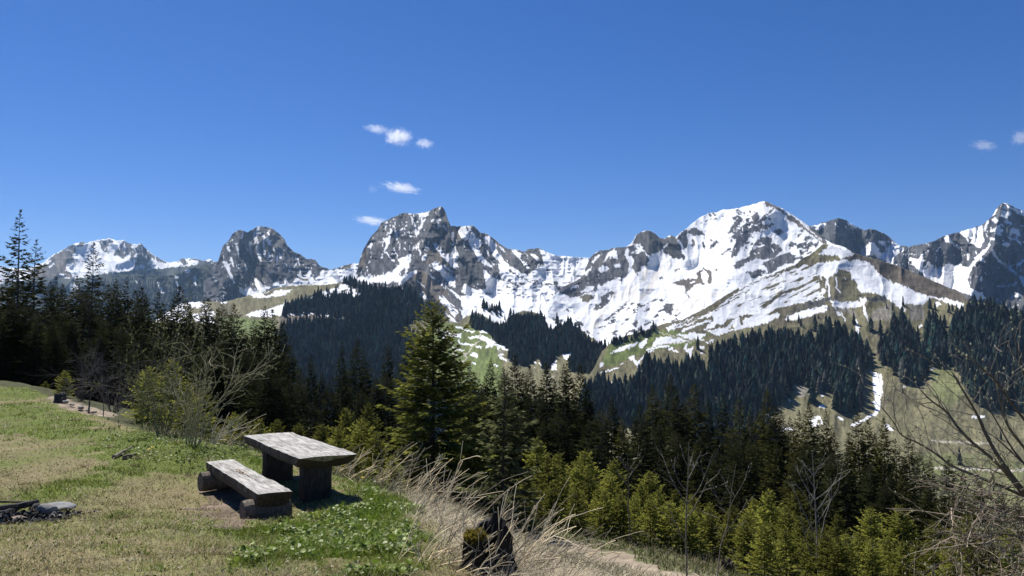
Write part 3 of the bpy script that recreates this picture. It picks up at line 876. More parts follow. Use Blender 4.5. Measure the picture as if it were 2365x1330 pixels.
# -------- what grows where on the meadow, in metres on the ground
def _zone(poly):
    return [ground_at_pixel(x, y)[:2] for x, y in poly]
Z_DIRT = _zone([(425, 1150), (470, 1110), (520, 1130), (560, 1190), (660, 1208), (620, 1225), (520, 1215), (430, 1185)])
Z_TRAIL = _zone([(112, 916), (160, 922), (210, 940), (270, 957), (250, 968), (200, 958), (140, 938)])
Z_LEAF = [_zone([(640, 1225), (760, 1190), (850, 1120), (960, 1165), (985, 1225), (960, 1330), (560, 1330), (600, 1260)]),
          _zone([(230, 1010), (300, 985), (440, 1010), (500, 1040), (470, 1085), (330, 1075), (250, 1050)]),
          _zone([(520, 1020), (600, 1035), (620, 1080), (500, 1060)])]
Z_GREEN = [_zone([(-60, 960), (60, 930), (180, 960), (260, 990), (200, 1015), (80, 1010), (-60, 1000)]),
           _zone([(220, 1005), (330, 990), (480, 1030), (640, 1060), (640, 1100), (420, 1105), (250, 1100), (200, 1060)]),
           _zone([(40, 1140), (160, 1105), (180, 1140), (70, 1165)]),
           _zone([(470, 1230), (640, 1215), (760, 1180), (780, 1100), (870, 1110), (990, 1180), (1000, 1240), (950, 1340), (520, 1340), (590, 1270)]),
           _zone([(-80, 890), (60, 888), (130, 908), (70, 925), (-80, 925)])]
_tr = [(1180, 1245), (1260, 1261), (1340, 1280), (1440, 1304), (1560, 1332), (1760, 1385), (2100, 1470)]
TRACK = [ground_at_pixel(x, y, 12.5)[:2] for x, y in _tr]
def cover(x, y):
    """shares of (green, leafy, dirt, gravel trail, slope litter) at a point of the near ground"""
    wx = x + .32 * fbm(x / .4, y / .4, 210, 5, .65) + .35 * fbm(x / 1.5, y / 1.5, 212)
    wy = y + .5 * fbm(x / .4, y / .4, 211, 5, .65) + .7 * fbm(x / 1.5, y / 1.5, 213)
    g = np.zeros(np.shape(x)); lf = g.copy(); d = g.copy(); t = g.copy()
    for z in Z_GREEN: g = np.maximum(g, inside(z, wx, wy))
    for z in Z_LEAF: lf = np.maximum(lf, inside(z, wx, wy))
    d = inside(Z_DIRT, wx, wy) * 1.0
    t = np.maximum(inside(Z_TRAIL, x + .3 * (wx - x), y + .3 * (wy - y)), near_line(TRACK, wx, wy, .75)) * 1.0
    t = np.maximum(t, 0)
    return g, lf, d, t

def brink(x, y):
    """1 on the level meadow, 0 on the slope beyond its edge"""
    px, py = pix(x, y, ground(x, y))
    edge = np.interp(px, [-400, 60, 150, 260, 400, 560, 640, 850, 950, 1010, 1080, 1180, 1400], [890, 893, 930, 975, 1012, 1032, 1060, 1120, 1162, 1207, 1262, 1332, 1500])
    return (py > edge) * (y < 48)

_a = np.linspace(-1.35, 1.35, 520)
_l = np.linspace(math.log(1.3), math.log(760), 640)
_AA, _LL = np.meshgrid(_a, _l)
_Yg = np.exp(_LL)
_Xg = _AA * _Yg
_Zg = ground(_Xg, _Yg)
_g, _lf, _d, _t = cover(_Xg, _Yg)
_b = brink(_Xg, _Yg)
_n1, _n2 = fbm(_Xg / 1.3, _Yg / 1.3, 220), fbm(_Xg / .22, _Yg / .22, 221, 3)
_dry, _grn = np.array([.19, .16, .085]), np.array([.1, .125, .03])
_gm = np.clip(_g * .8 + _lf * .5 + .3 + .5 * _n1 + .25 * _n2, 0, 1)[..., None]
_gc = _dry * (1 - _gm) + _grn * _gm
_pxg = pix(_Xg, _Yg, _Zg)[0]
_lit = np.where((_pxg < 930)[..., None], np.array([.075, .08, .035]), np.array([.085, .066, .042])) * (1 + .5 * _n2[..., None]) + np.array([-.035, -.005, -.01]) * np.clip(_n1, 0, 1)[..., None]
_far = sm(17, 24, _Yg)[..., None]
_lit = _lit * (1 - _far) + np.array([.06, .062, .03]) * _far
_gc = np.where(_b[..., None] > 0, _gc, _lit)
_gc = np.where(_d[..., None] > 0, np.array([.15, .115, .085]) * (1 + .25 * _n2[..., None]), _gc)
_gc = np.where(_t[..., None] > 0, np.array([.25, .205, .15]) * (1 + .2 * _n2[..., None]), _gc)
_verge = near_line(TRACK, _Xg, _Yg, 2.4) & (_t < 1) & (_b < 1)
_gc = np.where(_verge[..., None], np.array([.12, .125, .06]) * (1 + .3 * _n2[..., None]), _gc)
_gc = np.clip(_gc * (1 + .16 * _n2[..., None]), .02, .6)
_i = np.arange(_Xg.size).reshape(_Xg.shape)
M_GROUND = tinted_mat('meadow_soil', scale=14, amount=.3, rough=.95, bump=.6, bump_dist=.03, spec=.1, detail=8)
near = mesh_obj('meadow_ground', np.stack([_Xg, _Yg, _Zg], -1).reshape(-1, 3),
                np.stack([_i[:-1, :-1].ravel(), _i[:-1, 1:].ravel(), _i[1:, 1:].ravel(), _i[1:, :-1].ravel()], 1), M_GROUND, smooth=True, cols=_gc.reshape(-1, 3))
tag(near, kind='structure')
# the plain under everything, out to the horizon behind the mountains
_pl = np.array([(-9000, -2500, -190), (9000, -2500, -190), (9000, 9000, -190), (-9000, 9000, -190)], float)
tag(mesh_obj('valley_floor_ground', _pl, np.array([[0, 1, 2, 3]]), tinted_mat('valley_turf', .02, .2), cols=np.tile([.09, .1, .05], (4, 1))), kind='structure')

# ------------------------------------------------------------------ spruces
def leaf_quads(acc, base, direc, side, ln, wd, col=None):
    """flat lens-shaped sprays: base (n,3), direction (n,3), sideways unit (n,3)"""
    base, direc, side = map(np.asarray, (base, direc, side))
    n = len(base)
    ln, wd = np.broadcast_to(ln, (n,))[:, None], np.broadcast_to(wd, (n,))[:, None]
    V = np.stack([base, base + direc * ln * .45 + side * wd * .5, base + direc * ln, base + direc * ln * .5 - side * wd * .5], 1).reshape(-1, 3)
    acc.add(V, None, np.arange(n * 4).reshape(n, 4), None if col is None else np.repeat(np.broadcast_to(col, (n, 3)), 4, 0))
def unit(v): return v / (np.linalg.norm(v, axis=-1, keepdims=True) + 1e-12)

def spruce(seed, H, Rr, whorl=.4, nb=6, tw=12, droop=.35, up=.5, h0=.06, sparse=0.0, twl=.34, twt=.085, prof=.8, hue=(.045, .06, .026), tipcol=None, bare=0.0, lean=0.0, wig=.0, stubs=True):
    """crown (branches with hanging needle sprays) and trunk as two accumulators"""
    rng = np.random.default_rng(seed)
    cr, tk = Acc(), Acc()
    hue = np.array(hue)
    nk = 9
    hz = np.linspace(0, H, nk)
    ox, oy = lean * (hz / H) ** 2 * H + np.cumsum(rng.normal(0, wig, nk)), np.cumsum(rng.normal(0, wig, nk))
    ox -= ox[0]; oy -= oy[0]
    r0 = .0085 * H + .015
    tube(tk, np.stack([ox, oy, hz], 1), r0 * (1 - hz / H) ** .9 + .006, 7)
    tx = lambda z: np.array([np.interp(z, hz, ox), np.interp(z, hz, oy)])
    z = H * h0
    gap = 0
    while z < H * .985:
        t = z / H
        L0 = Rr * min(1.0, (1 - t) ** prof * (1 + .25 * rng.normal()) + .02) * (1 - .35 * max(0, .18 - t) / .18)
        k = max(3, int(round(nb * (1 - .3 * t) + rng.normal() * .6)))
        a0 = rng.uniform(0, 6.28)
        for j in range(k):
            if rng.random() < sparse * (.5 + .5 * t):
                continue
            a = a0 + j * 6.283 / k + rng.normal() * .28
            L = L0 * rng.uniform(.55, 1.18) + .04
            el = up * (t - .35) * 1.5 + rng.normal() * .12           # rises near the top, sinks lower down
            s = np.linspace(0, 1, 6)
            rr = L * s * math.cos(el * .7)
            zz = L * (s * math.sin(el) - droop * (1 - .6 * t) * s ** 1.6 + .22 * s ** 3)
            bx, by = tx(z)
            pts = np.stack([bx + rr * math.cos(a), by + rr * math.sin(a), z + rng.normal() * .06 + zz], 1)
            # the limb itself
            sidev = np.array([-math.sin(a), math.cos(a), 0])
            if stubs:
                w = .006 + .010 * L * (1 - s)
                V = np.concatenate([pts + sidev * w[:, None], pts - sidev * w[:, None]])
                ii = np.arange(5)
                cr.add(V, None, np.stack([ii, ii + 1, ii + 7, ii + 6], 1), np.array([.06, .05, .04]))
            if rng.random() < bare * (1 - t) ** 2:
                continue
            m = max(3, int(tw * (.35 + .65 * L / Rr)))
            ss = np.clip(rng.uniform(.12, 1.02, m) ** .8, 0, 1)
            ss[0] = 1.0
            B = np.stack([np.interp(ss, s, pts[:, q]) for q in range(3)], 1)
            out = np.array([math.cos(a), math.sin(a), 0])
            sg = np.where(rng.random(m) < .5, -1, 1)
            ang = rng.uniform(.25, 1.15, m)
            ang[0] = 0
            dr = out[None] * np.cos(ang)[:, None] + sidev[None] * (sg * np.sin(ang))[:, None]
            dr[:, 2] = rng.uniform(-.75, .15, m) * (.35 + droop) + .35 * max(0, t - .55)
            dr = unit(dr)
            ln = twl * (.25 + .75 * min(1, (1 - t) * 3.6)) * (.55 + .6 * L / Rr) * rng.uniform(.6, 1.35, m) * (1.15 - .45 * ss)
            up_ = np.array([0, 0, .55]) + rng.normal(0, .8, (m, 3))
            sd_ = unit(np.cross(dr, up_))
            c = hue[None] * rng.uniform(.6, 1.5, (m, 1))
            if tipcol is not None:
                f = (np.clip(ss - .45, 0, 1) * rng.random(m))[:, None]
                c = c * (1 - f) + np.array(tipcol)[None] * f
            leaf_quads(cr, B, dr, sd_, ln, twt * (.45 + .55 * min(1, (1 - t) * 2.6)) * rng.uniform(.7, 1.4, m), c)
        z += whorl * rng.uniform(.7, 1.3) * (1 - .45 * t)
    # leader
    m = 8
    top = np.array([*tx(H), H])
    B = top[None] - np.array([0, 0, 1])[None] * rng.uniform(0, .09 * H ** .5 * 1.3, (m, 1))
    dr = unit(np.stack([rng.normal(0, .4, m), rng.normal(0, .4, m), np.full(m, .9)], 1))
    leaf_quads(cr, B, dr, unit(np.cross(dr, rng.normal(0, 1, (m, 3)))), twl * .6, twt * .7, hue * 1.1)
    return cr, tk

M_NEEDLE = tinted_mat('spruce_needles', scale=1.3, amount=.35, rough=.85, spec=.03, transl=.38, objvar=.22)
M_YOUNG = tinted_mat('young_needles', scale=2.0, amount=.35, rough=.75, spec=.06, transl=.5, objvar=.5)
M_BARK = tinted_mat('bark', scale=9, amount=.45, rough=.95, bump=.6, bump_dist=.02, spec=.1)
def tree_proto(name, cr, tk, nmat, parent_loc=(0, 0, 0)):
    r = empty(name, parent_loc)
    nv = np.concatenate(tk.V).shape[0]
    tk.Cc = [np.tile([.075, .062, .05], (nv, 1))]
    tk.build('trunk', M_BARK, r, True)
    cr.build('crown', nmat, r)
    return r
class Stock:
    """kinds of tree; the first planting uses the model itself, the rest are copies that share its meshes"""
    def __init__(s): s.p, s.h, s.used = {}, {}, set()
    def add(s, key, name, H, cr, tk, mat):
        s.p[key] = tree_proto(name, cr, tk, mat); s.h[key] = H
    def plant(s, key, x, y, z, H, rz, label, cat, group, wide=1.0):
        o = s.p[key] if key not in s.used else copy_tree(s.p[key])
        s.used.add(key)
        k = H / s.h[key]
        o.location = (x, y, z - .05 * k)
        o.scale = (k * wide, k * wide, k)
        o.rotation_euler = (0, 0, rz)
        tag(o, label, cat, group)
        return o
ST = Stock()
# dark spruces of the woods
for k, (H, Rr, sp, dr_, ba, pr) in enumerate([(15, 2.3, .10, .42, .0, .75), (15, 2.0, .2, .5, .1, .85), (15, 2.6, .05, .38, .0, .7), (15, 1.7, .30, .55, .25, .95), (15, 2.1, .15, .45, .1, .8), (15, 1.5, .2, .5, .15, .7)]):
    ST.add('dark%d' % k, 'spruce_tree', H, *spruce(300 + k, H, Rr * 1.5, .36, 8, 28, dr_, .55, .05 + .03 * (k % 3), sp * .6, .6, .15, pr - .05, (.033, .038, .013), None, ba, .01 * (k - 2), .04), M_NEEDLE)
# tall open tree with gaps between its whorls
ST.add('open0', 'spruce_tree', 16, *spruce(331, 16, 3.2, .5, 7, 26, .42, .5, .05, .14, .62, .15, .8, (.04, .042, .014), None, .1, .0, .03), M_NEEDLE)
ST.add('open1', 'spruce_tree', 16, *spruce(332, 16, 2.9, .5, 7, 24, .46, .5, .05, .16, .6, .15, .75, (.038, .041, .023), None, .2, .01, .03), M_NEEDLE)
# olive lit spruces of the east wood
for k in range(3):
    ST.add('olive%d' % k, 'spruce_tree', 14, *spruce(350 + k, 14, 3.0 + .3 * k, .36, 8, 28, .45, .5, .06, .1, .6, .16, .8, (.054, .056, .015), (.1, .098, .026), .05, 0, .03), M_NEEDLE)
# young yellow-green spruces
for k in range(4):
    ST.add('young%d' % k, 'young_spruce', 4, *spruce(370 + k, 4, 1.5 + .18 * (k % 2), .16, 8, 34, .12, .6, .03, .03, .27, .075, .75, (.17, .18, .032), (.45, .42, .085), 0, 0, .01), M_YOUNG)
# the two big ones by the meadow edge, finely divided
ST.add('hero', 'spruce_tree', 5.6, *spruce(391, 5.6, 1.55, .15, 10, 64, .2, .75, .02, .02, .24, .05, .66, (.07, .08, .018), (.26, .25, .04), 0, 0, .012), M_YOUNG)
ST.add('thin', 'spruce_tree', 3.6, *spruce(392, 3.6, 1.05, .15, 8, 36, .2, .5, .03, .08, .2, .045, .8, (.09, .1, .04), (.3, .3, .13), .05, 0, .008), M_YOUNG)
# dead lower thicket tree
ST.add('snag', 'bare_spruce', 5, *spruce(393, 5, 1.3, .3, 6, 5, .1, .1, .05, .1, .2, .03, .6, (.11, .10, .085), None, .5, 0, .02), M_NEEDLE)

prng = random.Random(7)
# (px of the tip, py of the tip, distance, kind, width factor) - bases stand on the ground
WOOD_WEST = [
    (48, 487, 50, 'open0', 1.0), (82, 556, 52, 'open1', 1.15), (15, 640, 54, 'dark0', 1.3), (-35, 610, 52, 'dark2', 1.2), (110, 650, 56, 'dark1', 1.0), (128, 640, 60, 'dark3', 1.1), (150, 655, 62, 'dark4', 1.0),
    (218, 563, 54, 'open1', 1.05), (185, 640, 56, 'dark1', 1.1), (205, 665, 50, 'dark2', 1.0), (245, 655, 56, 'dark0', 1.0), (268, 648, 58, 'dark1', 1.0), (292, 650, 60, 'dark3', 1.2), (336, 662, 62, 'dark0', 1.0), (318, 690, 54, 'dark4', 1.1),
    (366, 676, 64, 'dark3', 1.3), (408, 660, 58, 'dark0', 1.0), (385, 700, 62, 'dark5', 1.2), (436, 706, 62, 'dark1', 1.1), (466, 695, 66, 'dark1', 1.0), (484, 690, 62, 'dark3', 1.3), (510, 700, 66, 'dark4', 1.1), (546, 700, 60, 'dark0', .95), (530, 735, 64, 'dark5', 1.3),
    (604, 710, 58, 'dark1', 1.05), (628, 716, 62, 'dark3', 1.3), (582, 740, 66, 'dark4', 1.1), (566, 760, 60, 'dark0', 1.0), (648, 745, 66, 'dark5', 1.2), (668, 800, 62, 'dark4', 1.2), (60, 700, 46, 'dark2', 1.2), (20, 730, 45, 'dark0', 1.3), (90, 720, 45, 'dark4', 1.2), (170, 735, 47, 'dark0', 1.2), (140, 760, 44, 'dark2', 1.0),
    (230, 740, 46, 'dark1', 1.3), (280, 745, 48, 'dark2', 1.1), (330, 760, 50, 'dark4', 1.2), (380, 770, 52, 'dark0', 1.2), (430, 775, 52, 'dark2', 1.1), (480, 780, 54, 'dark4', 1.2), (525, 790, 54, 'dark1', 1.2), (570, 800, 52, 'dark0', 1.2), (615, 795, 54, 'dark2', 1.1), (-20, 700, 46, 'dark1', 1.3), (-60, 660, 55, 'dark4', 1.2)]
WOOD_MID = [
    (720, 822, 52, 'dark1', .95), (697, 850, 56, 'dark4', 1.1), (742, 860, 58, 'dark5', 1.2), (790, 790, 50, 'dark3', .9), (820, 782, 54, 'dark0', .9), (802, 850, 58, 'dark1', 1.1), (848, 825, 56, 'dark5', 1.1), (866, 872, 50, 'dark4', 1.1), (902, 795, 56, 'dark1', .9), (890, 860, 50, 'dark2', 1.0),
    (765, 880, 48, 'dark0', 1.1), (835, 900, 46, 'dark2', 1.1), (690, 880, 46, 'dark2', 1.1), (650, 860, 48, 'dark0', 1.1), (935, 800, 62, 'dark4', 1.0), (960, 790, 66, 'dark3', 1.1)]
WOOD_CENTRE = [
    (1062, 830, 46, 'olive0', 1.0), (1085, 838, 50, 'dark3', 1.2), (1103, 858, 54, 'dark5', 1.2), (1132, 830, 48, 'dark1', .9), (1120, 870, 52, 'dark4', 1.0), (1195, 818, 44, 'dark0', .85), (1210, 860, 50, 'olive1', 1.0), (1228, 845, 48, 'dark4', .9), (1262, 840, 52, 'dark5', 1.1),
    (1300, 845, 46, 'dark1', .9), (1313, 828, 50, 'dark3', 1.0), (1347, 842, 47, 'dark0', .85), (1283, 880, 54, 'olive0', .9), (1330, 890, 56, 'dark4', .9), (1412, 920, 52, 'dark5', 1.1), (1250, 890, 44, 'dark2', .9), (1380, 950, 58, 'dark3', 1.1), (1440, 985, 54, 'dark4', 1.1), (1360, 905, 46, 'dark5', 1.2), (1165, 850, 56, 'dark4', 1.0)]
WOOD_EAST = [
    (1505, 890, 50, 'olive0', 1.0), (1542, 862, 54, 'dark0', .85), (1568, 900, 50, 'dark5', 1.1), (1605, 884, 52, 'olive1', .95), (1585, 930, 56, 'dark4', 1.0), (1470, 935, 48, 'dark5', 1.1), (1525, 920, 56, 'dark2', .9), (1640, 930, 56, 'dark1', 1.0), (1668, 912, 52, 'dark3', 1.1), (1705, 920, 50, 'olive2', .9), (1735, 945, 55, 'dark4', 1.0),
    (1772, 902, 52, 'olive1', .9), (1790, 940, 50, 'dark5', 1.1), (1760, 950, 58, 'dark0', 1.0), (1808, 950, 56, 'dark1', .9), (1828, 965, 54, 'dark4', 1.0), (1866, 930, 50, 'olive0', .85), (1846, 950, 52, 'olive2', .85), (1905, 948, 48, 'dark1', .85), (1885, 980, 54, 'dark5', 1.1), (1925, 985, 56, 'dark4', .9),
    (1982, 955, 46, 'olive1', .9), (2005, 970, 48, 'olive2', .9), (2040, 965, 46, 'olive0', .85), (2022, 1000, 50, 'dark4', 1.0), (1960, 1000, 50, 'olive0', .9), (2068, 1015, 48, 'olive2', .9), (2098, 1000, 50, 'olive1', .85), (2125, 1040, 48, 'dark2', .9), (2150, 1055, 50, 'dark1', .9), (2186, 1052, 54, 'dark5', 1.2), (2225, 1085, 50, 'olive0', .9), (2090, 1060, 44, 'dark0', 1.1),
    (2265, 1110, 48, 'olive1', .9), (2310, 1120, 50, 'dark4', .9), (2350, 1140, 46, 'olive2', .9), (1690, 990, 46, 'dark2', 1.0), (1620, 1000, 46, 'dark4', 1.1), (1560, 990, 45, 'dark0', 1.1), (1500, 1000, 44, 'dark2', 1.0), (1750, 1010, 45, 'dark0', 1.0), (1850, 1030, 44, 'dark4', 1.1), (1930, 1050, 42, 'dark2', 1.0), (2000, 1070, 42, 'dark0', 1.1), (2060, 1090, 40, 'dark4', 1.2), (2140, 1120, 40, 'dark0', 1.1), (1460, 1020, 46, 'dark4', 1.1)]
YOUNG = [
    # around the table's back and below the big spruce
    (345, 845, 25, 'young2', 1.0), (398, 828, 27, 'young0', 1.0), (430, 880, 25, 'young1', 1.0), (470, 900, 26, 'young3', 1.0), (560, 955, 24, 'young0', 1.0), (600, 965, 23, 'young1', 1.0), (540, 975, 25, 'young2', 1.0), (640, 975, 26, 'young3', 1.0), (800, 940, 25, 'young1', .9), (835, 965, 22, 'young2', 1.0), (780, 985, 23, 'young0', 1.0), (870, 1000, 20, 'young3', 1.0), (850, 930, 28, 'young0', .9), (905, 1050, 19, 'young1', 1.0), (745, 985, 27, 'young3', 1.0), (1095, 985, 21, 'young2', 1.0), (1050, 1010, 24, 'young0', 1.0), (690, 990, 28, 'young2', 1.0), (810, 1030, 19, 'young2', .9),
    # the plantation beside the track
    (1240, 1010, 25, 'young0', 1.0), (1290, 1045, 27, 'young1', 1.0), (1335, 1060, 28, 'young2', 1.0), (1265, 1050, 22, 'young3', 1.0), (1360, 1085, 24, 'young0', 1.0), (1305, 1100, 22, 'young2', .9), (1410, 1090, 28, 'young3', 1.0), (1440, 1140, 23, 'young1', .9), (1380, 1130, 22, 'young1', .9), (1480, 1115, 27, 'young0', 1.0), (1520, 1130, 25, 'young2', 1.0), (1465, 1170, 21, 'young3', .8), (1560, 1130, 28, 'young1', 1.0),
    (1215, 1085, 20.5, 'young1', 1.0), (1275, 1135, 20, 'young2', 1.0), (1330, 1165, 19.6, 'young3', 1.0), (1395, 1185, 19.4, 'young0', 1.0), (1432, 1205, 19.2, 'young2', 1.1), (1502, 1215, 19, 'young1', 1.0), (1548, 1228, 18.8, 'young3', 1.1), (1592, 1248, 18.6, 'young2', 1.0), (1350, 1040, 30, 'young1', 1.1), (1420, 1060, 31, 'young0', 1.1), (1500, 1085, 31, 'young2', 1.1),
    (1600, 1140, 26, 'young3', 1.0), (1640, 1160, 23, 'young0', 1.0), (1580, 1180, 22, 'young1', .9), (1690, 1165, 25, 'young2', 1.0), (1725, 1180, 22, 'young3', 1.0), (1775, 1130, 24, 'young0', 1.05), (1740, 1150, 28, 'young1', 1.0), (1815, 1170, 23, 'young2', 1.0), (1850, 1190, 21, 'young1', 1.0), (1680, 1215, 20, 'young0', .9), (1780, 1240, 19.5, 'young3', .9), (1840, 1130, 30, 'young3', 1.0),
    (1720, 1240, 17, 'young2', 1.0), (1765, 1262, 16, 'young1', 1.0), (1815, 1245, 17, 'young0', 1.0), (1905, 1262, 16.2, 'young3', 1.0), (1935, 1290, 15.6, 'young2', 1.0), (2240, 1290, 16, 'young1', 1.0), (2200, 1300, 15.5, 'young3', 1.0), (1640, 1215, 20, 'young2', .9), (1610, 1235, 19.5, 'young0', .9),
    (1935, 1185, 21, 'young0', 1.0), (1900, 1215, 19, 'young2', 1.0), (1985, 1230, 18.5, 'young1', 1.0), (2010, 1170, 22, 'young3', 1.0), (2075, 1165, 20, 'young2', 1.0), (2050, 1240, 18, 'young0', 1.0), (2120, 1245, 18.5, 'young1', 1.0), (2160, 1205, 20, 'young3', 1.0), (1955, 1270, 17.5, 'young3', .9), (2195, 1230, 19, 'young0', 1.0), (2230, 1190, 21, 'young2', 1.0), (2150, 1285, 17, 'young2', 1.0), (1870, 1275, 18, 'young0', 1.0), (2085, 1290, 17, 'young3', .9), (2280, 1215, 21, 'young1', 1.0), (2330, 1220, 22, 'young0', 1.0), (2015, 1300, 16.5, 'young2', .9)]
SKY = [(-200, 104, 'against the sky by the picture edge'), (104, 205, 'before the foot of the far snowy ridge'), (205, 350, 'before the snowy ridge'), (350, 500, 'before the dark wooded ridge'), (500, 690, 'before the pasture below the twin-domed peak'),
       (690, 870, 'before the wooded hill behind the table'), (870, 1040, 'beside the big green spruce'), (1040, 1180, 'before the snow-patched valley meadow'), (1180, 1290, 'before the forest at the head of the valley'), (1290, 1460, 'before the green foot of the shoulder'),
       (1460, 1640, 'before the blue-dark woods of the shoulder'), (1640, 1850, 'before the grey clearing in the shoulder woods'), (1850, 1960, 'below the dark wood tongue by the snow gully'), (1960, 2080, 'at the foot of the snow gully'), (2080, 2400, 'behind the bare branches of the big bush')]
ORD = ['first', 'second', 'third', 'fourth', 'fifth', 'sixth', 'seventh', 'eighth', 'ninth', 'tenth', 'eleventh', 'twelfth', 'thirteenth', 'fourteenth', 'fifteenth', 'sixteenth', 'seventeenth', 'eighteenth', 'nineteenth', 'twentieth', 'twenty-first', 'twenty-second', 'twenty-third', 'twenty-fourth', 'twenty-fifth', 'twenty-sixth', 'twenty-seventh', 'twenty-eighth', 'twenty-ninth', 'thirtieth']
HAND = {(48, 487): 'tallest open-crowned spruce, its thin spire high against the sky by the meadow', (82, 556): 'open-topped spruce standing close beside the tallest spire', (218, 563): 'slim spruce with ragged spire rising alone before the snowy ridge',
        (720, 822): 'narrow pointed spruce standing free before the wooded hill behind the table', (1542, 862): 'tallest dark spruce of the wood below the shoulder, with a spike top', (1195, 818): 'dark spruce with thin spire in front of the forest at the valley head',
        (2186, 1052): 'small slender spruce tip showing beyond the wood on the far meadow edge', (2040, 965): 'olive spruce with pale bare streaks at the east end of the wood', (408, 660): 'dense dark spruce with broad shoulders before the dark wooded ridge', (1313, 828): 'thin half-bare spruce with a knobbly spire beside the valley forest'}
def plant_wood(rows, group, near_word):
    bins = {}
    for r in rows:
        for a, b, w in SKY:
            if a <= r[0] < b:
                bins.setdefault(w, []).append(r)
    for w, rs in bins.items():
        rs.sort()
        free = [r for r in rs if r[:2] not in HAND]
        for r in rs:
            px, py, d, key, wide = r
            p = at(float(px), float(py), float(d))
            g = float(ground(p[0], p[1]))
            H = max(1.2, float(p[2]) - g)
            if r[:2] in HAND:
                lab = HAND[r[:2]]
            else:
                i = free.index(r)
                look = {'open': 'open', 'dark': 'dark', 'oliv': 'olive-lit', 'youn': 'young yellow-green'}[key[:4]]
                lab = '%s spruce %s, %s along' % (look, w, ORD[i]) if near_word == '' else '%s spruce %s %s, %s along' % (look, near_word, w, ORD[i])
            ST.plant(key, p[0], p[1], g, H, prng.uniform(0, 6.28), lab, 'tree', group, wide)
for i, px in enumerate(range(-60, 690, 26)):                          # the darkness under the crowns
    WOOD_WEST.append((px + prng.randint(-8, 8), int(np.interp(px, [-60, 100, 400, 690], [700, 740, 800, 880]) + prng.randint(-35, 30)), round(prng.uniform(44, 50), 1), 'dark%d' % prng.choice([0, 1, 2, 4]), 1.3))
for i, px in enumerate(range(30, 640, 40)):
    WOOD_WEST.append((px + prng.randint(-10, 10), int(np.interp(px, [0, 100, 350, 640], [600, 655, 690, 760]) + prng.randint(-20, 30)), round(prng.uniform(64, 74), 1), 'dark%d' % prng.choice([0, 1, 3, 5]), 1.2))
for i, px in enumerate(range(1080, 2300, 44)):
    WOOD_EAST.append((px + prng.randint(-12, 12), int(np.interp(px, [1080, 1500, 2000, 2300], [905, 1000, 1080, 1130]) + prng.randint(-40, 30)), round(prng.uniform(36, 42), 1), prng.choice(['dark0', 'dark2', 'dark4', 'olive0', 'olive2']), 1.2))
plant_wood(WOOD_WEST + WOOD_MID, 'spruces of the wood behind the meadow', '')
plant_wood(WOOD_CENTRE + WOOD_EAST, 'spruces of the wood on the slope below', '')
YW = [(300, 500, 'beside the budding willow'), (500, 700, 'in the thicket behind the table'), (700, 930, 'between table and big spruce'), (930, 1150, 'at the foot of the big spruce'), (1150, 1330, 'where the track leaves the dry stalks'), (1330, 1500, 'above the track, short of the bare sapling'), (1500, 1660, 'around the slim bare sapling'),
      (1660, 1870, 'between the two bare saplings'), (1870, 2030, 'just past the tall bare sapling'), (2030, 2180, 'in the bright row before the black spruce'), (2180, 2500, 'under the bare tangled bush')]
_sky, SKY = SKY, YW
plant_wood(YOUNG, 'young spruces of the plantation', '')
SKY = _sky
# the two spruces by the meadow edge
for key, px, py, d, wide, lab in (('hero', 1002, 694, 22.0, 1.12, 'big bushy green spruce with a spiky leader beyond the picnic table'), ('thin', 1162, 860, 19.0, 1.1, 'pale thin-branched spruce beside the big bushy one')):
    p = at(float(px), float(py), d)
    g = float(ground(p[0], p[1]))
    ST.plant(key, p[0], p[1], g, float(p[2]) - g, .6, lab, 'tree', None, wide)
for i, (px, py, d, h) in enumerate([(150, 855, 36, 1.0), (262, 805, 38, 1.0), (105, 880, 42, 1.0)]):
    p = at(float(px), float(py), float(d))
    g = float(ground(p[0], p[1]))
    key = ('young0', 'snag', 'young1')[i]
    ST.plant(key, p[0], p[1], g, float(p[2]) - g, i * 1.3, ('small dark spruce growing on the meadow edge before the wood', 'grey bare-limbed spruce with drooping dead branches by the path', 'tiny round spruce at the lip of the meadow before the tall spire')[i], 'tree', None, 1.2)

# ------------------------------------------------------------------ the far woods
def far_tree(rng, n=9, tiers=5):
    """a small ragged spruce of unit height"""
    V, T = [], []
    k = 0
    for t in range(tiers):
        z0, z1 = t / tiers * .92 + .02, min(1.0, (t + 1.9) / tiers * .92 + .06)
        r = .17 * (1 - t / tiers) ** .8 + .015
        a = np.arange(n) * 2 * math.pi / n + rng.uniform(0, 1)
        rr = r * rng.uniform(.55, 1.3, n)
        V.append(np.stack([rr * np.cos(a), rr * np.sin(a), z0 + rng.normal(0, .02, n)], 1))
        V.append(np.array([[rng.normal(0, .006), rng.normal(0, .006), z1]]))
        i = np.arange(n)
        T.append(np.stack([k + i, k + (i + 1) % n, np.full(n, k + n)], 1))
        k += n + 1
    return np.concatenate(V), np.concatenate(T)
frng = np.random.default_rng(99)
FT = [far_tree(frng) for _ in range(10)]
M_FAR = tinted_mat('far_needles', scale=.15, amount=.3, rough=.9, spec=.05)
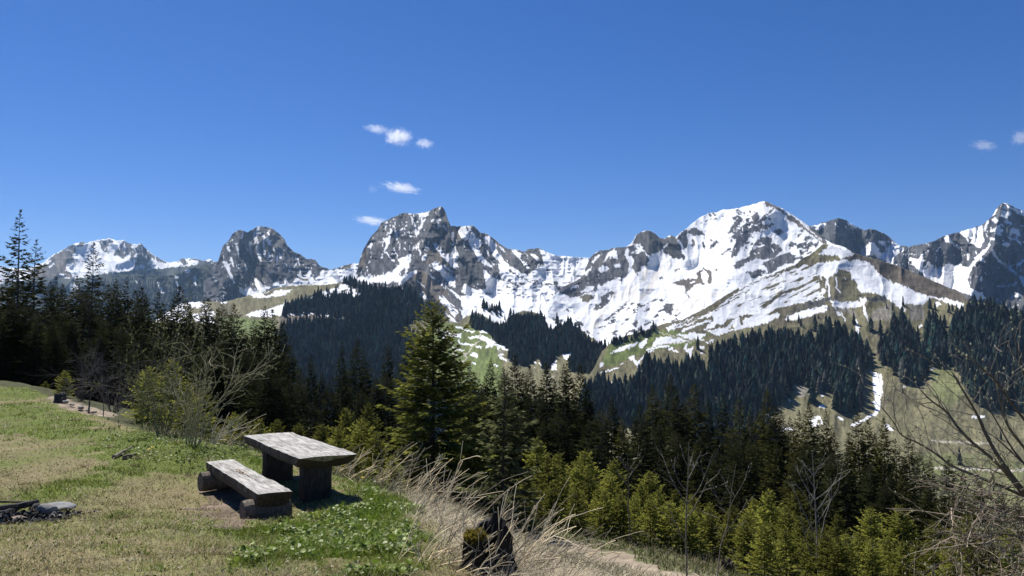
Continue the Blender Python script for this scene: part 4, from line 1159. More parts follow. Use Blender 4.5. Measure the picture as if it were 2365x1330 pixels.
def sow(layer, reg, polys, sx, sy, dens=1.0):
    """base points of trees inside photo outlines, put on the relief"""
    pts = []
    for s in polys:
        pl = np.array(P(reg, s))
        x0, y0 = pl.min(0); x1, y1 = pl.max(0)
        gx, gy = np.meshgrid(np.arange(x0, x1, sx), np.arange(y0, y1, sy))
        gx = (gx + frng.uniform(-.55, .55, gx.shape) * sx).ravel()
        gy = (gy + frng.uniform(-.55, .55, gy.shape) * sy).ravel()
        m = inside([tuple(q) for q in pl], gx + 6 * fbm(gx / 14, gy / 14, 5, 4, .7), gy + 6 * fbm(gx / 14, gy / 14, 6, 4, .7)) & (frng.random(gx.shape) < dens * (.93 + .5 * np.minimum(0, .3 + fbm(gx / 18, gy / 14, 8))))
        pts.append(np.stack([gx[m], gy[m]], 1))
    p = np.concatenate(pts)
    p = p[(p[:, 1] > layer.top(p[:, 0]) + 1) & ~((p[:, 0] > 1992) & (p[:, 0] < 2045) & (p[:, 1] > 850))]
    return p, at(p[:, 0], p[:, 1], layer.depth(p[:, 0], p[:, 1]))
far_singles = []
def far_wood(name, sets, h0, h1, seed, hue, singles=0):
    acc = Acc()
    rng = np.random.default_rng(seed)
    p = np.concatenate([s[0] for s in sets]); w = np.concatenate([s[1] for s in sets])
    H = rng.uniform(h0, h1, len(p)) * rng.uniform(.55, 1.12, len(p))
    size = H / w[:, 1]
    order = np.argsort(-size)
    patch = fbm(p[:, 0] / 28, p[:, 1] / 18, seed + 400)
    vis = np.zeros(len(p), bool)
    if singles:
        # the trees whose crowns stand free: lowest rows and those with the largest picture size
        vis[order[:singles]] = True
    for i in range(len(p)):
        if vis[i]:
            far_singles.append((p[i], w[i], H[i], seed))
            continue
        V, T = FT[rng.integers(len(FT))]
        a = rng.uniform(0, 6.28)
        wd = H[i] * rng.uniform(.7, 1.6)
        ca, sa = math.cos(a), math.sin(a)
        X = np.stack([(V[:, 0] * ca - V[:, 1] * sa) * wd, (V[:, 0] * sa + V[:, 1] * ca) * wd, V[:, 2] * H[i] - .03 * H[i]], 1) + w[i]
        acc.add(X, T, None, np.array(hue) * rng.uniform(.35, 1.9) * (1 + .5 * float(patch[i])) * np.array([1 + .25 * rng.normal(), 1 + .1 * rng.normal(), 1]))
    o = acc.build(name, M_FAR)
    tag(o, kind='stuff')
    return o
FH = (.032, .042, .033)
far_wood('ridge_forest', [sow(L_RIDGE, 'p', ['190,668 240,646 300,640 400,640 470,622 520,618 545,670 560,690 540,720 200,720'], 4.2, 3.6, .8)], 11, 17, 1, (.036, .042, .036))
far_wood('hill_forest', [sow(L_HILL, 'e', ['340,500 450,420 640,360 800,330 1000,350 1100,340 1000,210 1300,230 1480,260 1600,330 1700,470 1640,545 1480,590 1520,660 1610,740 1550,900 1400,1328 500,1328 330,1000 330,690 600,620 900,590 1000,540 880,525 650,500 400,500'], 4.6, 3.4),
    sow(L_HILL, 'e', ['640,345 760,280 950,215 1090,260 1100,320 1000,345 760,370'], 5, 4, .22), sow(L_HILL, 'e', ['330,640 360,590 600,570 900,560 900,640 600,640'], 4.5, 3.5),
    sow(L_HILL, 'e', ['900,200 1000,185 1150,215 1300,225 1400,240 1000,240'], 3.5, 3.0), sow(L_HILL, 'p', ['300,900 640,880 960,890 1180,930 1330,960 1400,1000 1400,1070 300,1040'], 8, 6)], 11, 17, 2, FH)
far_wood('valley_forest', [sow(L_HILL, 'f', ['400,500 450,420 505,470 640,540 780,560 900,470 1000,470 1100,440 1230,500 1260,600 1380,610 1480,540 1620,620 1700,740 1800,770 1940,740 1960,760 1860,860 1800,990 1740,1060 1500,1040 1480,960 1540,830 1400,860 1340,860 1250,1040 1220,1000 1150,900 1060,960 900,970 830,870 820,780 700,720 620,660 620,600 450,570'], 4.4, 3.4),
    sow(L_HILL, 'f', ['500,330 640,330 760,390 900,400 900,460 700,440 540,390'], 5.5, 4.5, .6), sow(L_HILL, 'f', ['1270,440 1400,440 1500,500 1400,560 1330,540'], 6, 5, .5)], 11, 18, 3, FH)
far_wood('basin_edge_forest', [sow(L_EASTHILL, 'g', ['240,600 300,575 450,545 560,500 640,455 660,470 560,530 440,580 300,615'], 4.0, 3.0)], 6, 10, 4, FH)
# woods of the shoulder: the largest stand as trees of their own
_E = [sow(L_EASTHILL, 'h', ['380,560 450,520 620,560 700,640 850,740 895,1000 890,1200 800,1300 560,1328 520,1080 470,940 390,880', '960,660 1060,680 1075,850 1000,860', '1085,460 1180,440 1340,620 1420,820 1430,930 1310,1050 1190,1040 1100,900 1085,720',
      '1400,560 1520,440 1590,520 1620,800 1560,885 1470,880 1400,660', '1650,520 1720,420 1860,320 2060,320 2300,400 2500,520 2500,1328 2050,1280 1900,1210 1770,1020 1660,820', '0,680 130,600 240,600 330,720 380,820 400,960 470,1090 320,1130 290,1000 130,970 90,1150 0,1210'], 7.5, 5.2),
    sow(L_EASTHILL, 'g', ['1150,740 1200,680 1420,660 1560,600 1750,560 1900,640 2050,740 2100,900 2120,1060 1900,950 1850,1100 1700,1220 1500,1300 1300,1300 1130,960', '470,900 600,860 700,850 860,860 1000,800 1080,860 1130,1000 1200,1328 300,1328 260,1040 330,1040 440,1020', '30,1020 200,990 250,1100 300,1328 0,1328'], 7.5, 5.2), sow(L_EASTHILL, 'p', ['1345,920 1420,960 1500,950 1700,960 1790,1000 1760,1090 1350,1090'], 9, 7)]
far_wood('shoulder_forest', _E + [sow(L_EASTHILL, 'h', ['0,420 400,480 1000,420 1400,380 1650,420 1650,900 1000,1328 0,1328'], 22, 18, .11)], 15, 25, 5, FH, singles=60)
_row = [(1612, 805, 17), (1500, 742 + 95, 14), (2062, 715, 9), (2048, 712, 8), (2086, 705, 13), (2148, 712, 16), (2160, 716, 12), (2192, 722, 14), (2200, 718, 10), (2210, 716, 9), (2034, 772, 20), (2030, 808, 10), (2012, 826, 6), (1845, 745, 12), (1850, 752, 10), (1820, 742, 9), (1890, 735, 6), (2216, 1072, 15), (2312, 1016, 9), (2085, 908, 6), (2058, 848, 6), (1530, 880, 17), (1400, 905, 15), (1428, 900, 14), (1262, 862, 15)]
_base = empty('far_spruce')
C.objects.unlink(_base); bpy.data.objects.remove(_base)
_fm = []
for k in range(6):
    V, T = FT[k]
    _fm.append(mesh_obj('distant_spruce', V, T, M_FAR, cols=np.tile(np.array(FH) * (.8 + .1 * k), (len(V), 1)), link=False).data)
_allf = [(np.array([x, y], float), at(float(x), float(y), float((L_EASTHILL if x > 1380 else L_HILL).depth(np.array([float(x)]), np.array([float(y)]))[0])), h, 5) for x, y, h in _row]
FW = [(-1, 1420, 'at the head of the valley'), (1420, 1560, 'low on the shoulder above the dark wood'), (1560, 1700, 'in the wood below the striped snow'), (1700, 1850, 'beside the grey clearing on the shoulder'), (1850, 1960, 'in the wood tongue by the snow gully'),
      (1960, 2060, 'in the strip between the snow gully and the steep wood'), (2060, 2150, 'in the steep wood above the far pasture'), (2150, 2240, 'in the narrow wood below the brown ridge'), (2240, 2700, 'on the round dark hill')]
_bins = {}
for t in far_singles + _allf:
    for a, b, wd in FW:
        if a <= t[0][0] < b:
            _bins.setdefault(wd, []).append(t)
fr = random.Random(4)
for wd, ts in _bins.items():
    ts.sort(key=lambda t: t[0][0])
    for i, (p, w, h, sd_) in enumerate(ts):
        o = bpy.data.objects.new('distant_spruce', _fm[fr.randrange(6)])
        C.objects.link(o)
        o.location = [float(q) for q in w]
        o.location[2] -= .03 * h
        k = h * fr.uniform(.85, 1.2)
        o.scale = (k, k, h)
        o.rotation_euler = (0, 0, fr.uniform(0, 6))
        tag(o, ('tiny distant spruce %s' % wd) + (', %s along' % ORD[i] if i < len(ORD) else ', among the last along'), 'tree', 'distant spruces on the shoulder')
# ------------------------------------------------------------------ meadow cover
def gz(x, y):
    """near ground height by bilinear look-up in the mesh grid"""
    fa = np.clip((x / y - _a[0]) / (_a[1] - _a[0]), 0, len(_a) - 1.001)
    fl = np.clip((np.log(y) - _l[0]) / (_l[1] - _l[0]), 0, len(_l) - 1.001)
    i, j = fa.astype(int), fl.astype(int)
    u, v = fa - i, fl - j
    return (_Zg[j, i] * (1 - u) + _Zg[j, i + 1] * u) * (1 - v) + (_Zg[j + 1, i] * (1 - u) + _Zg[j + 1, i + 1] * u) * v
grng = np.random.default_rng(5)
def scatter(n, a0, a1, d0, d1, pw=1.0):
    a = grng.uniform(a0, a1, n)
    y = np.exp(grng.uniform(math.log(d0), math.log(d1), n))
    x = a * y
    return x, y, gz(x, y)
M_BLADE = tinted_mat('grass_blades', scale=3.0, amount=.2, rough=.75, spec=.15, transl=.3)
M_STRAW = tinted_mat('dry_straw', scale=8.0, amount=.25, rough=.85, spec=.1, transl=.4)
M_LEAFY = tinted_mat('broad_leaves', scale=5.0, amount=.25, rough=.5, spec=.3, transl=.3)
def blades(x, y, z, h, w, col, lean, acc):
    n = len(x)
    az = grng.uniform(0, 2 * math.pi, n)
    sx, sy = np.cos(az) * w * .5, np.sin(az) * w * .5
    b = np.stack([x, y, z - .004], 1)
    l = lean * grng.normal(0, 1, (n, 2)) * h[:, None]
    tip = b + np.stack([l[:, 0], l[:, 1], h], 1)
    sd_ = np.stack([sx, sy, np.zeros(n)], 1)
    V = np.stack([b - sd_, b + sd_, tip], 1).reshape(-1, 3)
    acc.add(V, np.arange(3 * n).reshape(n, 3), None, np.repeat(col, 3, 0))
acc = Acc()
for n, d0, d1 in ((120000, 4.4, 13), (70000, 13, 47)):
    x, y, z = scatter(n, -.78, .22, d0, d1)
    g, lf, d, t = cover(x, y)
    keep = (brink(x, y) > 0) & (grng.random(n) < np.where(t > 0, .03, np.where(d > 0, .06, np.where(g > 0, 1.0, .6))))
    x, y, z, g, lf = x[keep], y[keep], z[keep], g[keep], lf[keep]
    n1 = fbm(x / 1.1, y / 1.1, 230); n2 = fbm(x / .25, y / .25, 231)
    gm = (g * .75 + .25 * lf + .3 * n1 + .25 * n2 + .33) > grng.uniform(0, 1, len(x))
    col = np.where(gm[:, None], np.array([.17, .215, .03]), np.where(grng.random((len(x), 1)) < .12, np.array([.5, .44, .3]), np.array([.27, .22, .105]))) * grng.uniform(.4, 1.45, (len(x), 1)) * (1 + .28 * fbm(x / .6, y / .6, 233))[:, None]
    h = grng.uniform(.012, .05, len(x)) * (1 + 1.0 * g * grng.random(len(x))) * np.clip(1 + .5 * n2, .5, 2)
    blades(x, y, z, h, np.maximum(.0035, .0011 * y), col, .75, acc)
# scattered dead and living tufts that break the turf
cx_, cy_, _ = scatter(420, -.78, .12, 4.6, 26)
for q in range(len(cx_)):
    m = int(grng.integers(14, 46))
    s_ = grng.uniform(.04, .15)
    x = cx_[q] + grng.normal(0, s_, m); y = np.maximum(cy_[q] + grng.normal(0, s_, m), 4.3)
    x = x[:]; z = gz(x, y)
    g, lf, d, t = cover(x, y)
    if brink(x, y).min() < 1 or t.max() > 0:
        continue
    base = np.array([.5, .42, .27]) if grng.random() < .55 else (np.array([.16, .12, .07]) if grng.random() < .35 else np.array([.15, .21, .03]))
    blades(x, y, z, grng.uniform(.03, .10, m), np.maximum(.004, .0011 * y), base * grng.uniform(.5, 1.2, (m, 1)), 1.1, acc)
# longer lush tufts between the leaves and along the table
x, y, z = scatter(60000, -.36, .0, 5.0, 14)
g, lf, d, t = cover(x, y)
k = (lf > 0) & (brink(x, y) > 0) & (fbm(x / .3, y / .3, 240) > -.05)
x, y, z = x[k], y[k], z[k]
blades(x, y, z, grng.uniform(.04, .13, len(x)), np.maximum(.004, .0012 * y), np.array([.17, .25, .03]) * grng.uniform(.6, 1.4, (len(x), 1)), .5, acc)
# rougher grass on the strip beyond the track and under the wood's edge
x, y, z = scatter(60000, -.5, .75, 11, 40)
g, lf, d, t = cover(x, y)
k = (brink(x, y) < 1) & (t < 1)
x, y, z = x[k], y[k], z[k]
blades(x, y, z, grng.uniform(.05, .2, len(x)), .0022 * y, np.where(grng.random((len(x), 1)) < .55, np.array([.11, .13, .04]), np.array([.25, .22, .13])) * grng.uniform(.6, 1.3, (len(x), 1)), .6, acc)
tag(acc.build('meadow_grass', M_BLADE), kind='stuff')

def rosette_leaves(x, y, z, size, col, acc, tilt=.45, lift=.04):
    n = len(x)
    az = grng.uniform(0, 2 * math.pi, n)
    d = unit(np.stack([np.cos(az), np.sin(az), grng.normal(.15, tilt, n)], 1))
    nrm = unit(np.stack([grng.normal(0, tilt, n), grng.normal(0, tilt, n), np.ones(n)], 1))
    s = unit(np.cross(d, nrm))
    base = np.stack([x, y, z + grng.uniform(.005, lift, n)], 1)
    k = np.array([(0, 0), (.3, .42), (.7, .4), (1, 0), (.7, -.4), (.3, -.42)])
    sz = size[:, None, None]
    bow = (k[:, 0] * (1 - k[:, 0]) * .5)[None, :, None] * np.array([0, 0, 1.0])
    V = base[:, None] + (d[:, None] * k[None, :, :1] + s[:, None] * k[None, :, 1:] + bow) * sz
    i = np.arange(n)[:, None] * 6
    Q = np.concatenate([i + np.array([[0, 1, 2, 3]]), i + np.array([[0, 3, 4, 5]])])
    acc.add(V.reshape(-1, 3), None, Q, np.repeat(col, 6, 0))
acc = Acc()
x, y, z = scatter(60000, -.75, .02, 4.6, 22)
g, lf, d, t = cover(x, y)
k = (lf > 0) & (brink(x, y) > 0) & (fbm(x / .35, y / .35, 250) + grng.normal(0, .25, len(x)) > .08)
x, y, z = x[k], y[k], z[k]
lcol = np.where(grng.random((len(x), 1)) < .25, np.array([.27, .31, .10]), np.array([.15, .21, .03])) * grng.uniform(.6, 1.35, (len(x), 1))
rosette_leaves(x, y, z, np.maximum(grng.uniform(.022, .062, len(x)), .0022 * y), lcol, acc, .5, .09)
x, y, z = scatter(9000, -.75, .0, 4.6, 40)
k = (brink(x, y) > 0)
rosette_leaves(x[k], y[k], z[k], np.maximum(grng.uniform(.012, .03, k.sum()), .0015 * y[k]), np.where(grng.random((k.sum(), 1)) < .6, np.array([.12, .16, .035]), np.array([.3, .25, .15])), acc, .5, .02)
tag(acc.build('leafy_ground_plants', M_LEAFY), kind='stuff')

# matted straw on the brink
acc = Acc()
x, y, z = scatter(170000, -.24, .28, 4.8, 15)
px, py = pix(x, y, z)
edge = np.interp(px, [600, 640, 850, 950, 1010, 1080, 1180, 1400], [1040, 1060, 1120, 1162, 1207, 1262, 1332, 1500])
g, lf, d, t = cover(x, y)
dd = py - edge
k = (dd < 45) & (dd > -260) & (t < 1) & (grng.random(len(x)) < np.where(dd > 0, .25, .75) * np.where(px < 930, .06, 1)) & (fbm(x / .5, y / .5, 260) + grng.normal(0, .3, len(x)) > -.2)
x, y, z = x[k], y[k], z[k]
n = len(x)
h = grng.uniform(.03, .16, n)
blades(x, y, z, h, np.maximum(.003, .0008 * y), np.array([.86, .76, .56]) * grng.uniform(.2, 1.15, (n, 1)), 1.5, acc)
tag(acc.build('dry_grass', M_STRAW), kind='stuff')

# ------------------------------------------------------------------ table and bench of split logs
def wood_mat(name, c0, c1, scale=(1, 12, 12), rough=.8, bump=.5):
    m, n, l, b = new_mat(name)
    tc = n.new('ShaderNodeTexCoord')
    mp = n.new('ShaderNodeMapping')
    mp.inputs['Scale'].default_value = scale
    l.new(tc.outputs['Object'], mp.inputs['Vector'])
    t = noise_node(n, 5.0, 8, .68)
    t.inputs['Distortion'].default_value = .4
    l.new(mp.outputs[0], t.inputs['Vector'])
    t2 = noise_node(n, 2.2, 3)
    l.new(tc.outputs['Object'], t2.inputs['Vector'])
    cr = n.new('ShaderNodeValToRGB')
    cr.color_ramp.elements[0].position, cr.color_ramp.elements[1].position = .36, .62
    cr.color_ramp.elements[0].color, cr.color_ramp.elements[1].color = (*c0, 1), (*c1, 1)
    l.new(t.outputs['Fac'], cr.inputs[0])
    mr = n.new('ShaderNodeMapRange')
    mr.inputs['From Min'].default_value, mr.inputs['From Max'].default_value = .3, .7
    mr.inputs['To Min'].default_value, mr.inputs['To Max'].default_value = .72, 1.15
    l.new(t2.outputs['Fac'], mr.inputs['Value'])
    sc_ = n.new('ShaderNodeVectorMath'); sc_.operation = 'SCALE'
    l.new(cr.outputs[0], sc_.inputs[0]); l.new(mr.outputs[0], sc_.inputs['Scale'])
    l.new(sc_.outputs[0], b.inputs['Base Color'])
    bp = n.new('ShaderNodeBump')
    bp.inputs['Strength'].default_value, bp.inputs['Distance'].default_value = bump, .012
    l.new(t.outputs['Fac'], bp.inputs['Height'])
    l.new(bp.outputs[0], b.inputs['Normal'])
    b.inputs['Roughness'].default_value = rough
    b.inputs['Specular IOR Level'].default_value = .25
    return m
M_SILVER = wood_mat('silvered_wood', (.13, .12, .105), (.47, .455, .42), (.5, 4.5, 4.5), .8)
M_SHADED_OLDWOOD = wood_mat('shade_darkened_weathered_wood', (.03, .024, .019), (.095, .078, .062), (9, 9, 1.2), .9)  # old wood; backlit shade of legs, ends and flanks darkened into its colour
M_LOG = wood_mat('log_bark', (.06, .048, .038), (.2, .17, .135), (2, 9, 9), .95)
M_CRACK = tinted_mat('crack_wood', .5, .2)
def slab(name, L, W, T, mat, parent, tb=.62, seed=0, skew=0.0, prow=.1, wav=.02):
    """split half-log lying along X: flat silvered top, rounded waney underside"""
    rng = np.random.default_rng(seed)
    nx = 40
    xs = np.linspace(-L / 2, L / 2, nx)
    prof = [(-.5, 0), (-.25, .008), (0, .012), (.25, .008), (.5, 0), (.5, -.42), (.46, -.74), (tb * .5, -.96), (.12, -1.0), (-.12, -1.0), (-tb * .5, -.96), (-.46, -.74), (-.5, -.42)]
    m = len(prof)
    V = np.zeros((nx, m, 3))
    e1, e2 = np.cumsum(rng.normal(0, wav * .25, nx)), np.cumsum(rng.normal(0, wav * .25, nx))
    e1 -= np.linspace(e1[0], e1[-1], nx); e2 -= np.linspace(e2[0], e2[-1], nx)
    for j, (py_, pz_) in enumerate(prof):
        wob = e1 if py_ < 0 else e2
        V[:, j, 0] = xs + skew * py_ * W
        V[:, j, 1] = py_ * W + wob * abs(py_) * 2
        V[:, j, 2] = (pz_ * T if pz_ < 0 else pz_ * .4) + rng.normal(0, .0022, nx) + .004 * np.sin(xs * 5 + j)
        if pz_ < -.3:                                                # ends cut back under the top
            V[:, j, 0] = np.clip(V[:, j, 0], -L / 2 + prow * L * .5 * -pz_ + skew * py_ * W, L / 2 - .03 * -pz_ + skew * py_ * W)
    i = np.arange(nx * m).reshape(nx, m)
    Q = np.concatenate([np.stack([i[:-1, j], i[:-1, (j + 1) % m], i[1:, (j + 1) % m], i[1:, j]], 1) for j in range(m)])
    Vf = np.concatenate([V.reshape(-1, 3), V[0].mean(0)[None], V[-1].mean(0)[None]])
    jj = np.arange(m)
    T3 = np.concatenate([np.stack([i[0, (jj + 1) % m], i[0, jj], np.full(m, nx * m)], 1), np.stack([i[-1, jj], i[-1, (jj + 1) % m], np.full(m, nx * m + 1)], 1)])
    o = mesh_obj(name, Vf, [T3, Q], [mat, M_SHADED_OLDWOOD], parent)
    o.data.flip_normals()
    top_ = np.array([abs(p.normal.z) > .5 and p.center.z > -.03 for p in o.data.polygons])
    o.data.polygons.foreach_set('material_index', (~top_).astype(np.int32))  # all faces but the top take the wood with shade in its colour
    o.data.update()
    return o
def block(name, w, d, h, mat, parent, seed, loc):
    """upright split log, rounded corners, slightly uneven"""
    rng = np.random.default_rng(seed)
    n, nz = 28, 12
    a = np.arange(n) * 2 * math.pi / n
    p = 5.0
    rx = np.sign(np.cos(a)) * np.abs(np.cos(a)) ** (2 / p) * w / 2
    ry = np.sign(np.sin(a)) * np.abs(np.sin(a)) ** (2 / p) * d / 2
    g = 1 + .04 * rng.normal(size=n)
    V = np.zeros((nz, n, 3))
    for k, z in enumerate(np.linspace(0, h, nz)):
        s = 1 + .05 * math.exp(-z * 6) + .012 * rng.normal()
        V[k, :, 0], V[k, :, 1], V[k, :, 2] = rx * g * s, ry * g * s, z
    i = np.arange(nz * n).reshape(nz, n)
    Q = np.concatenate([np.stack([i[k], np.roll(i[k], -1), np.roll(i[k + 1], -1), i[k + 1]], 1) for k in range(nz - 1)])
    Vf = np.concatenate([V.reshape(-1, 3), [[0, 0, h]]])
    jj = np.arange(n)
    T3 = np.stack([i[-1, jj], i[-1, (jj + 1) % n], np.full(n, nz * n)], 1)
    o = mesh_obj(name, Vf, [T3, Q], mat, parent, smooth=False)
    o.location = loc
    return o
AX = math.atan2(.825, -.565)                                          # the table's long axis
def local(cx, cy, u, v):
    return cx + u * math.cos(AX) - v * math.sin(AX), cy + u * math.sin(AX) + v * math.cos(AX)
tcx, tcy = -3.375, 11.735
tz = -.80
tb = tag(empty('picnic_table', (tcx, tcy, tz), AX), 'weathered rustic picnic table with a thick split-log top on two stout legs', 'table')
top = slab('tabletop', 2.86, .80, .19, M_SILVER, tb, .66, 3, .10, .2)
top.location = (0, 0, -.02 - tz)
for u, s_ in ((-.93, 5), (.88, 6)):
    block('leg', .27, .44, 1.02, M_SHADED_OLDWOOD, tb, s_, (u, 0, -.02 - tz - .15 - 1.02))
bcx, bcy, bz = -3.88, 10.96, -.80
bn = tag(empty('log_bench', (bcx, bcy, bz), AX), 'low silvered split-log bench lying on two cross logs beside the picnic table', 'bench')
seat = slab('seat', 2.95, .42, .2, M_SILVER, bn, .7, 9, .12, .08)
seat.location = (0, 0, -.35 - bz)
# reddish crack along the seat
ck = Acc()
rng = np.random.default_rng(12)
for u0, u1, v0 in ((-.55, .95, -.02), (-.1, .9, .035)):
    n = 22
    us = np.linspace(u0, u1, n)
    vv = v0 + np.cumsum(rng.normal(0, .006, n))
    wd = .007 * np.sin(np.linspace(.1, 3.04, n)) * rng.uniform(.5, 1.6, n)
    V = np.concatenate([np.stack([us, vv - wd, np.full(n, .019)], 1), np.stack([us, vv + wd, np.full(n, .019)], 1)])
    i = np.arange(n - 1)
    ck.add(V, None, np.stack([i, i + 1, i + 1 + n, i + n], 1), np.array([.2, .115, .055]))
cko = ck.build('crack', M_CRACK, seat)
for u, s_ in ((-1.2, 1), (1.28, 2)):
    lg = Acc()
    n = 9
    vs_ = np.linspace(-.30, .34, n) if s_ == 2 else np.linspace(-.26, .34, n)
    rng = np.random.default_rng(s_)
    r = (.165 if s_ == 1 else .155) * (1 + .03 * rng.normal(size=n))
    r[0] *= .93
    tube(lg, np.stack([np.full(n, u) + rng.normal(0, .004, n), vs_[::-1], np.full(n, -.35 - bz - .12 - .15) + rng.normal(0, .003, n)], 1), r, 16)
    lg.build('cross_log', M_LOG, bn, False)

# ------------------------------------------------------------------ fire place at the meadow's edge of view
M_STONE = tinted_mat('grey_stone', scale=12, amount=.35, rough=.9, bump=.5, bump_dist=.02)
M_CHAR = tinted_mat('charred_wood', scale=25, amount=.5, rough=.8, bump=.7, bump_dist=.01, spec=.3)
def rock(name, seed, sx, sy, sz, col, loc, rz, label, cat, tilt=0.0, group=None):
    rng = np.random.default_rng(seed)
    n = 26
    pts = unit(rng.normal(size=(n, 3))) * rng.uniform(.85, 1.1, (n, 1)) * np.array([sx, sy, sz]) / 2
    import bmesh
    bm = bmesh.new()
    for p in pts: bm.verts.new(p)
    bmesh.ops.convex_hull(bm, input=bm.verts)
    loose = [v for v in bm.verts if not v.link_faces]
    bmesh.ops.delete(bm, geom=loose, context='VERTS')
    bmesh.ops.bevel(bm, geom=bm.edges[:], offset=.006 + .02 * min(sx, sz), segments=1, affect='EDGES')
    bmesh.ops.triangulate(bm, faces=bm.faces[:])
    bm.verts.ensure_lookup_table()
    V = np.array([v.co[:] for v in bm.verts]); T = np.array([[v.index for v in f.verts] for f in bm.faces])
    bm.free()
    o = mesh_obj(name, V, T, M_STONE, cols=np.tile(col, (len(V), 1)))
    o.location = [float(q) for q in loc]
    o.rotation_euler = (tilt, tilt * .6, rz)
    return tag(o, label, cat, group)
def gp(px, py, dz=0.0, d0=4.0):
    x, y, z = ground_at_pixel(px, py, d0)
    return np.array([x, y, z + dz])
g0 = gp(128, 1180)
rock('stone', 1, .42, .28, .08, (.2, .205, .2), gp(136, 1178, .04), .2, 'flat grey slab of stone at the end of the fire place', 'stone', .12)
rock('stone', 2, .26, .2, .19, (.22, .215, .2), gp(107, 1190, .05), .9, 'upright pale wedge of stone by the charred wood', 'stone', .3)
rock('stone', 3, .26, .2, .07, (.19, .145, .11), gp(45, 1205, .03), 2.1, 'reddish brown flat stone lying in the ashes', 'stone', .1)
rock('stone', 4, .2, .17, .13, (.06, .06, .058), gp(84, 1182, .04), 1.1, 'soot-black stone between the slab and the burnt sticks', 'stone', .2)
def log_thing(name, p0, p1, r0, r1, mat, col, label, cat, seed, n=8):
    rng = np.random.default_rng(seed)
    a = Acc()
    t = np.linspace(0, 1, n)[:, None]
    p = np.array(p0) * (1 - t) + np.array(p1) * t + rng.normal(0, r0 * .15, (n, 3))
    tube(a, p - np.array(p0), np.linspace(r0, r1, n) * rng.uniform(.85, 1.15, n), 7, True, np.array(col))
    o = a.build(name, mat)
    o.location = [float(q) for q in p0]
    return tag(o, label, cat)
log_thing('burnt_log', gp(-30, 1192, .05), gp(84, 1180, .09), .045, .035, M_CHAR, (.012, .012, .012), 'black charred log end sticking up over the fire place', 'log', 1)
log_thing('burnt_log', gp(-40, 1172, .07), gp(62, 1174, .07), .022, .014, M_STRAW, (.22, .18, .12), 'pale half-burnt stick lying across the top of the fire place', 'stick', 2)
log_thing('burnt_log', gp(-30, 1200, .04), gp(40, 1186, .05), .03, .022, M_CHAR, (.016, .015, .015), 'black burnt log lying low in the ashes', 'log', 3)
acc = Acc()
axx = grng.normal(0, 1, (5200, 2))
c0 = gp(30, 1198)
x, y = c0[0] + axx[:, 0] * .34 - .15, c0[1] + axx[:, 1] * .24
z = gz(x, y)
rosette_leaves(x, y, z, grng.uniform(.012, .05, len(x)), np.where(grng.random((len(x), 1)) < .2, np.array([.14, .135, .13]), np.array([.016, .016, .017])) * grng.uniform(.6, 1.5, (len(x), 1)), acc, .7, .035)
tag(acc.build('ash_debris', M_CHAR), kind='stuff')

# pale drift of dead wood in the grass, stones and sticks along the path
log_thing('dead_branch', gp(262, 1062, .03), gp(305, 1043, .09), .045, .02, M_STRAW, (.30, .27, .21), 'bleached broken branch lying in the grass beyond the bench', 'branch', 11)
log_thing('dead_branch', gp(282, 1064, .03), gp(318, 1058, .05), .05, .03, M_STRAW, (.2, .175, .13), 'short grey-brown piece of rotten wood beside the bleached branch', 'branch', 12)
for i, (px, py, s_, lb) in enumerate([(152, 934, .26, 'pale stone at the start of the gravel path'), (166, 940, .2, 'flat pale stone, second along the gravel path'), (186, 948, .34, 'long pale stone on the bank of the gravel path'), (203, 955, .22, 'grey stone by the dark stick at the path'), (216, 958, .24, 'small dark stone where the path bends down')]):
    rock('stone', 20 + i, s_, s_ * .7, s_ * .45, (.27, .25, .22) if i < 4 else (.1, .09, .08), gp(px, py, .08), i, lb, 'stone', .1)
log_thing('stake', gp(204, 955, -.1), gp(208, 955, .75), .03, .022, M_BARK, (.1, .085, .07), 'short leaning dark stake beside the gravel path', 'stake', 21)
log_thing('stake', gp(238, 962, -.1), gp(239, 962, .55), .016, .01, M_BARK, (.14, .12, .1), 'thin stick standing beside the path past the stake', 'stake', 22)
def stump(name, loc, r, h, seed, col, label, hollow=.6):
    rng = np.random.default_rng(seed)
    n, nz = 30, 9
    a = np.arange(n) * 2 * math.pi / n
    rim = .85 + .3 * vnoise(a * 2.6, a * 0 + seed, seed) - .25 * (np.cos(a + 1.9) > .55)
    g = 1 + .16 * vnoise(a * 3, a * 0 + 3, seed + 1)
    V = []
    for k in range(nz):
        t = k / (nz - 1)
        V.append(np.stack([r * g * (1 + .5 * (1 - t) ** 3) * np.cos(a), r * g * (1 + .5 * (1 - t) ** 3) * np.sin(a), h * rim * t], 1))
    for k in range(5):                                               # the rotted hollow
        t = k / 4
        V.append(np.stack([r * g * (.82 - .4 * t) * np.cos(a), r * g * (.82 - .4 * t) * np.sin(a), h * rim * (1 - hollow * t)], 1))
    m = len(V)
    V = np.concatenate(V + [np.array([[0, 0, h * (1 - hollow)]])])
    i = np.arange(m * n).reshape(m, n)
    Q = np.concatenate([np.stack([i[k], np.roll(i[k], -1), np.roll(i[k + 1], -1), i[k + 1]], 1) for k in range(m - 1)])
    T3 = np.stack([i[-1], np.roll(i[-1], -1), np.full(n, m * n)], 1)
    V += rng.normal(0, r * .02, V.shape)
    root = empty(name, loc)
    mesh_obj('stump_wood', V, [T3, Q], M_CHAR, root, cols=np.array(col) * rng.uniform(.6, 1.5, (len(V), 1)))
    return tag(root, label, 'stump')
sp_ = gp(1128, 1322)
st = stump('tree_stump', sp_ + np.array([0, 0, -.06]), .18, .5, 3, (.013, .010, .007), 'rotten black hollow tree stump among dry stalks at the brink')
mo = Acc()
rng = np.random.default_rng(8)
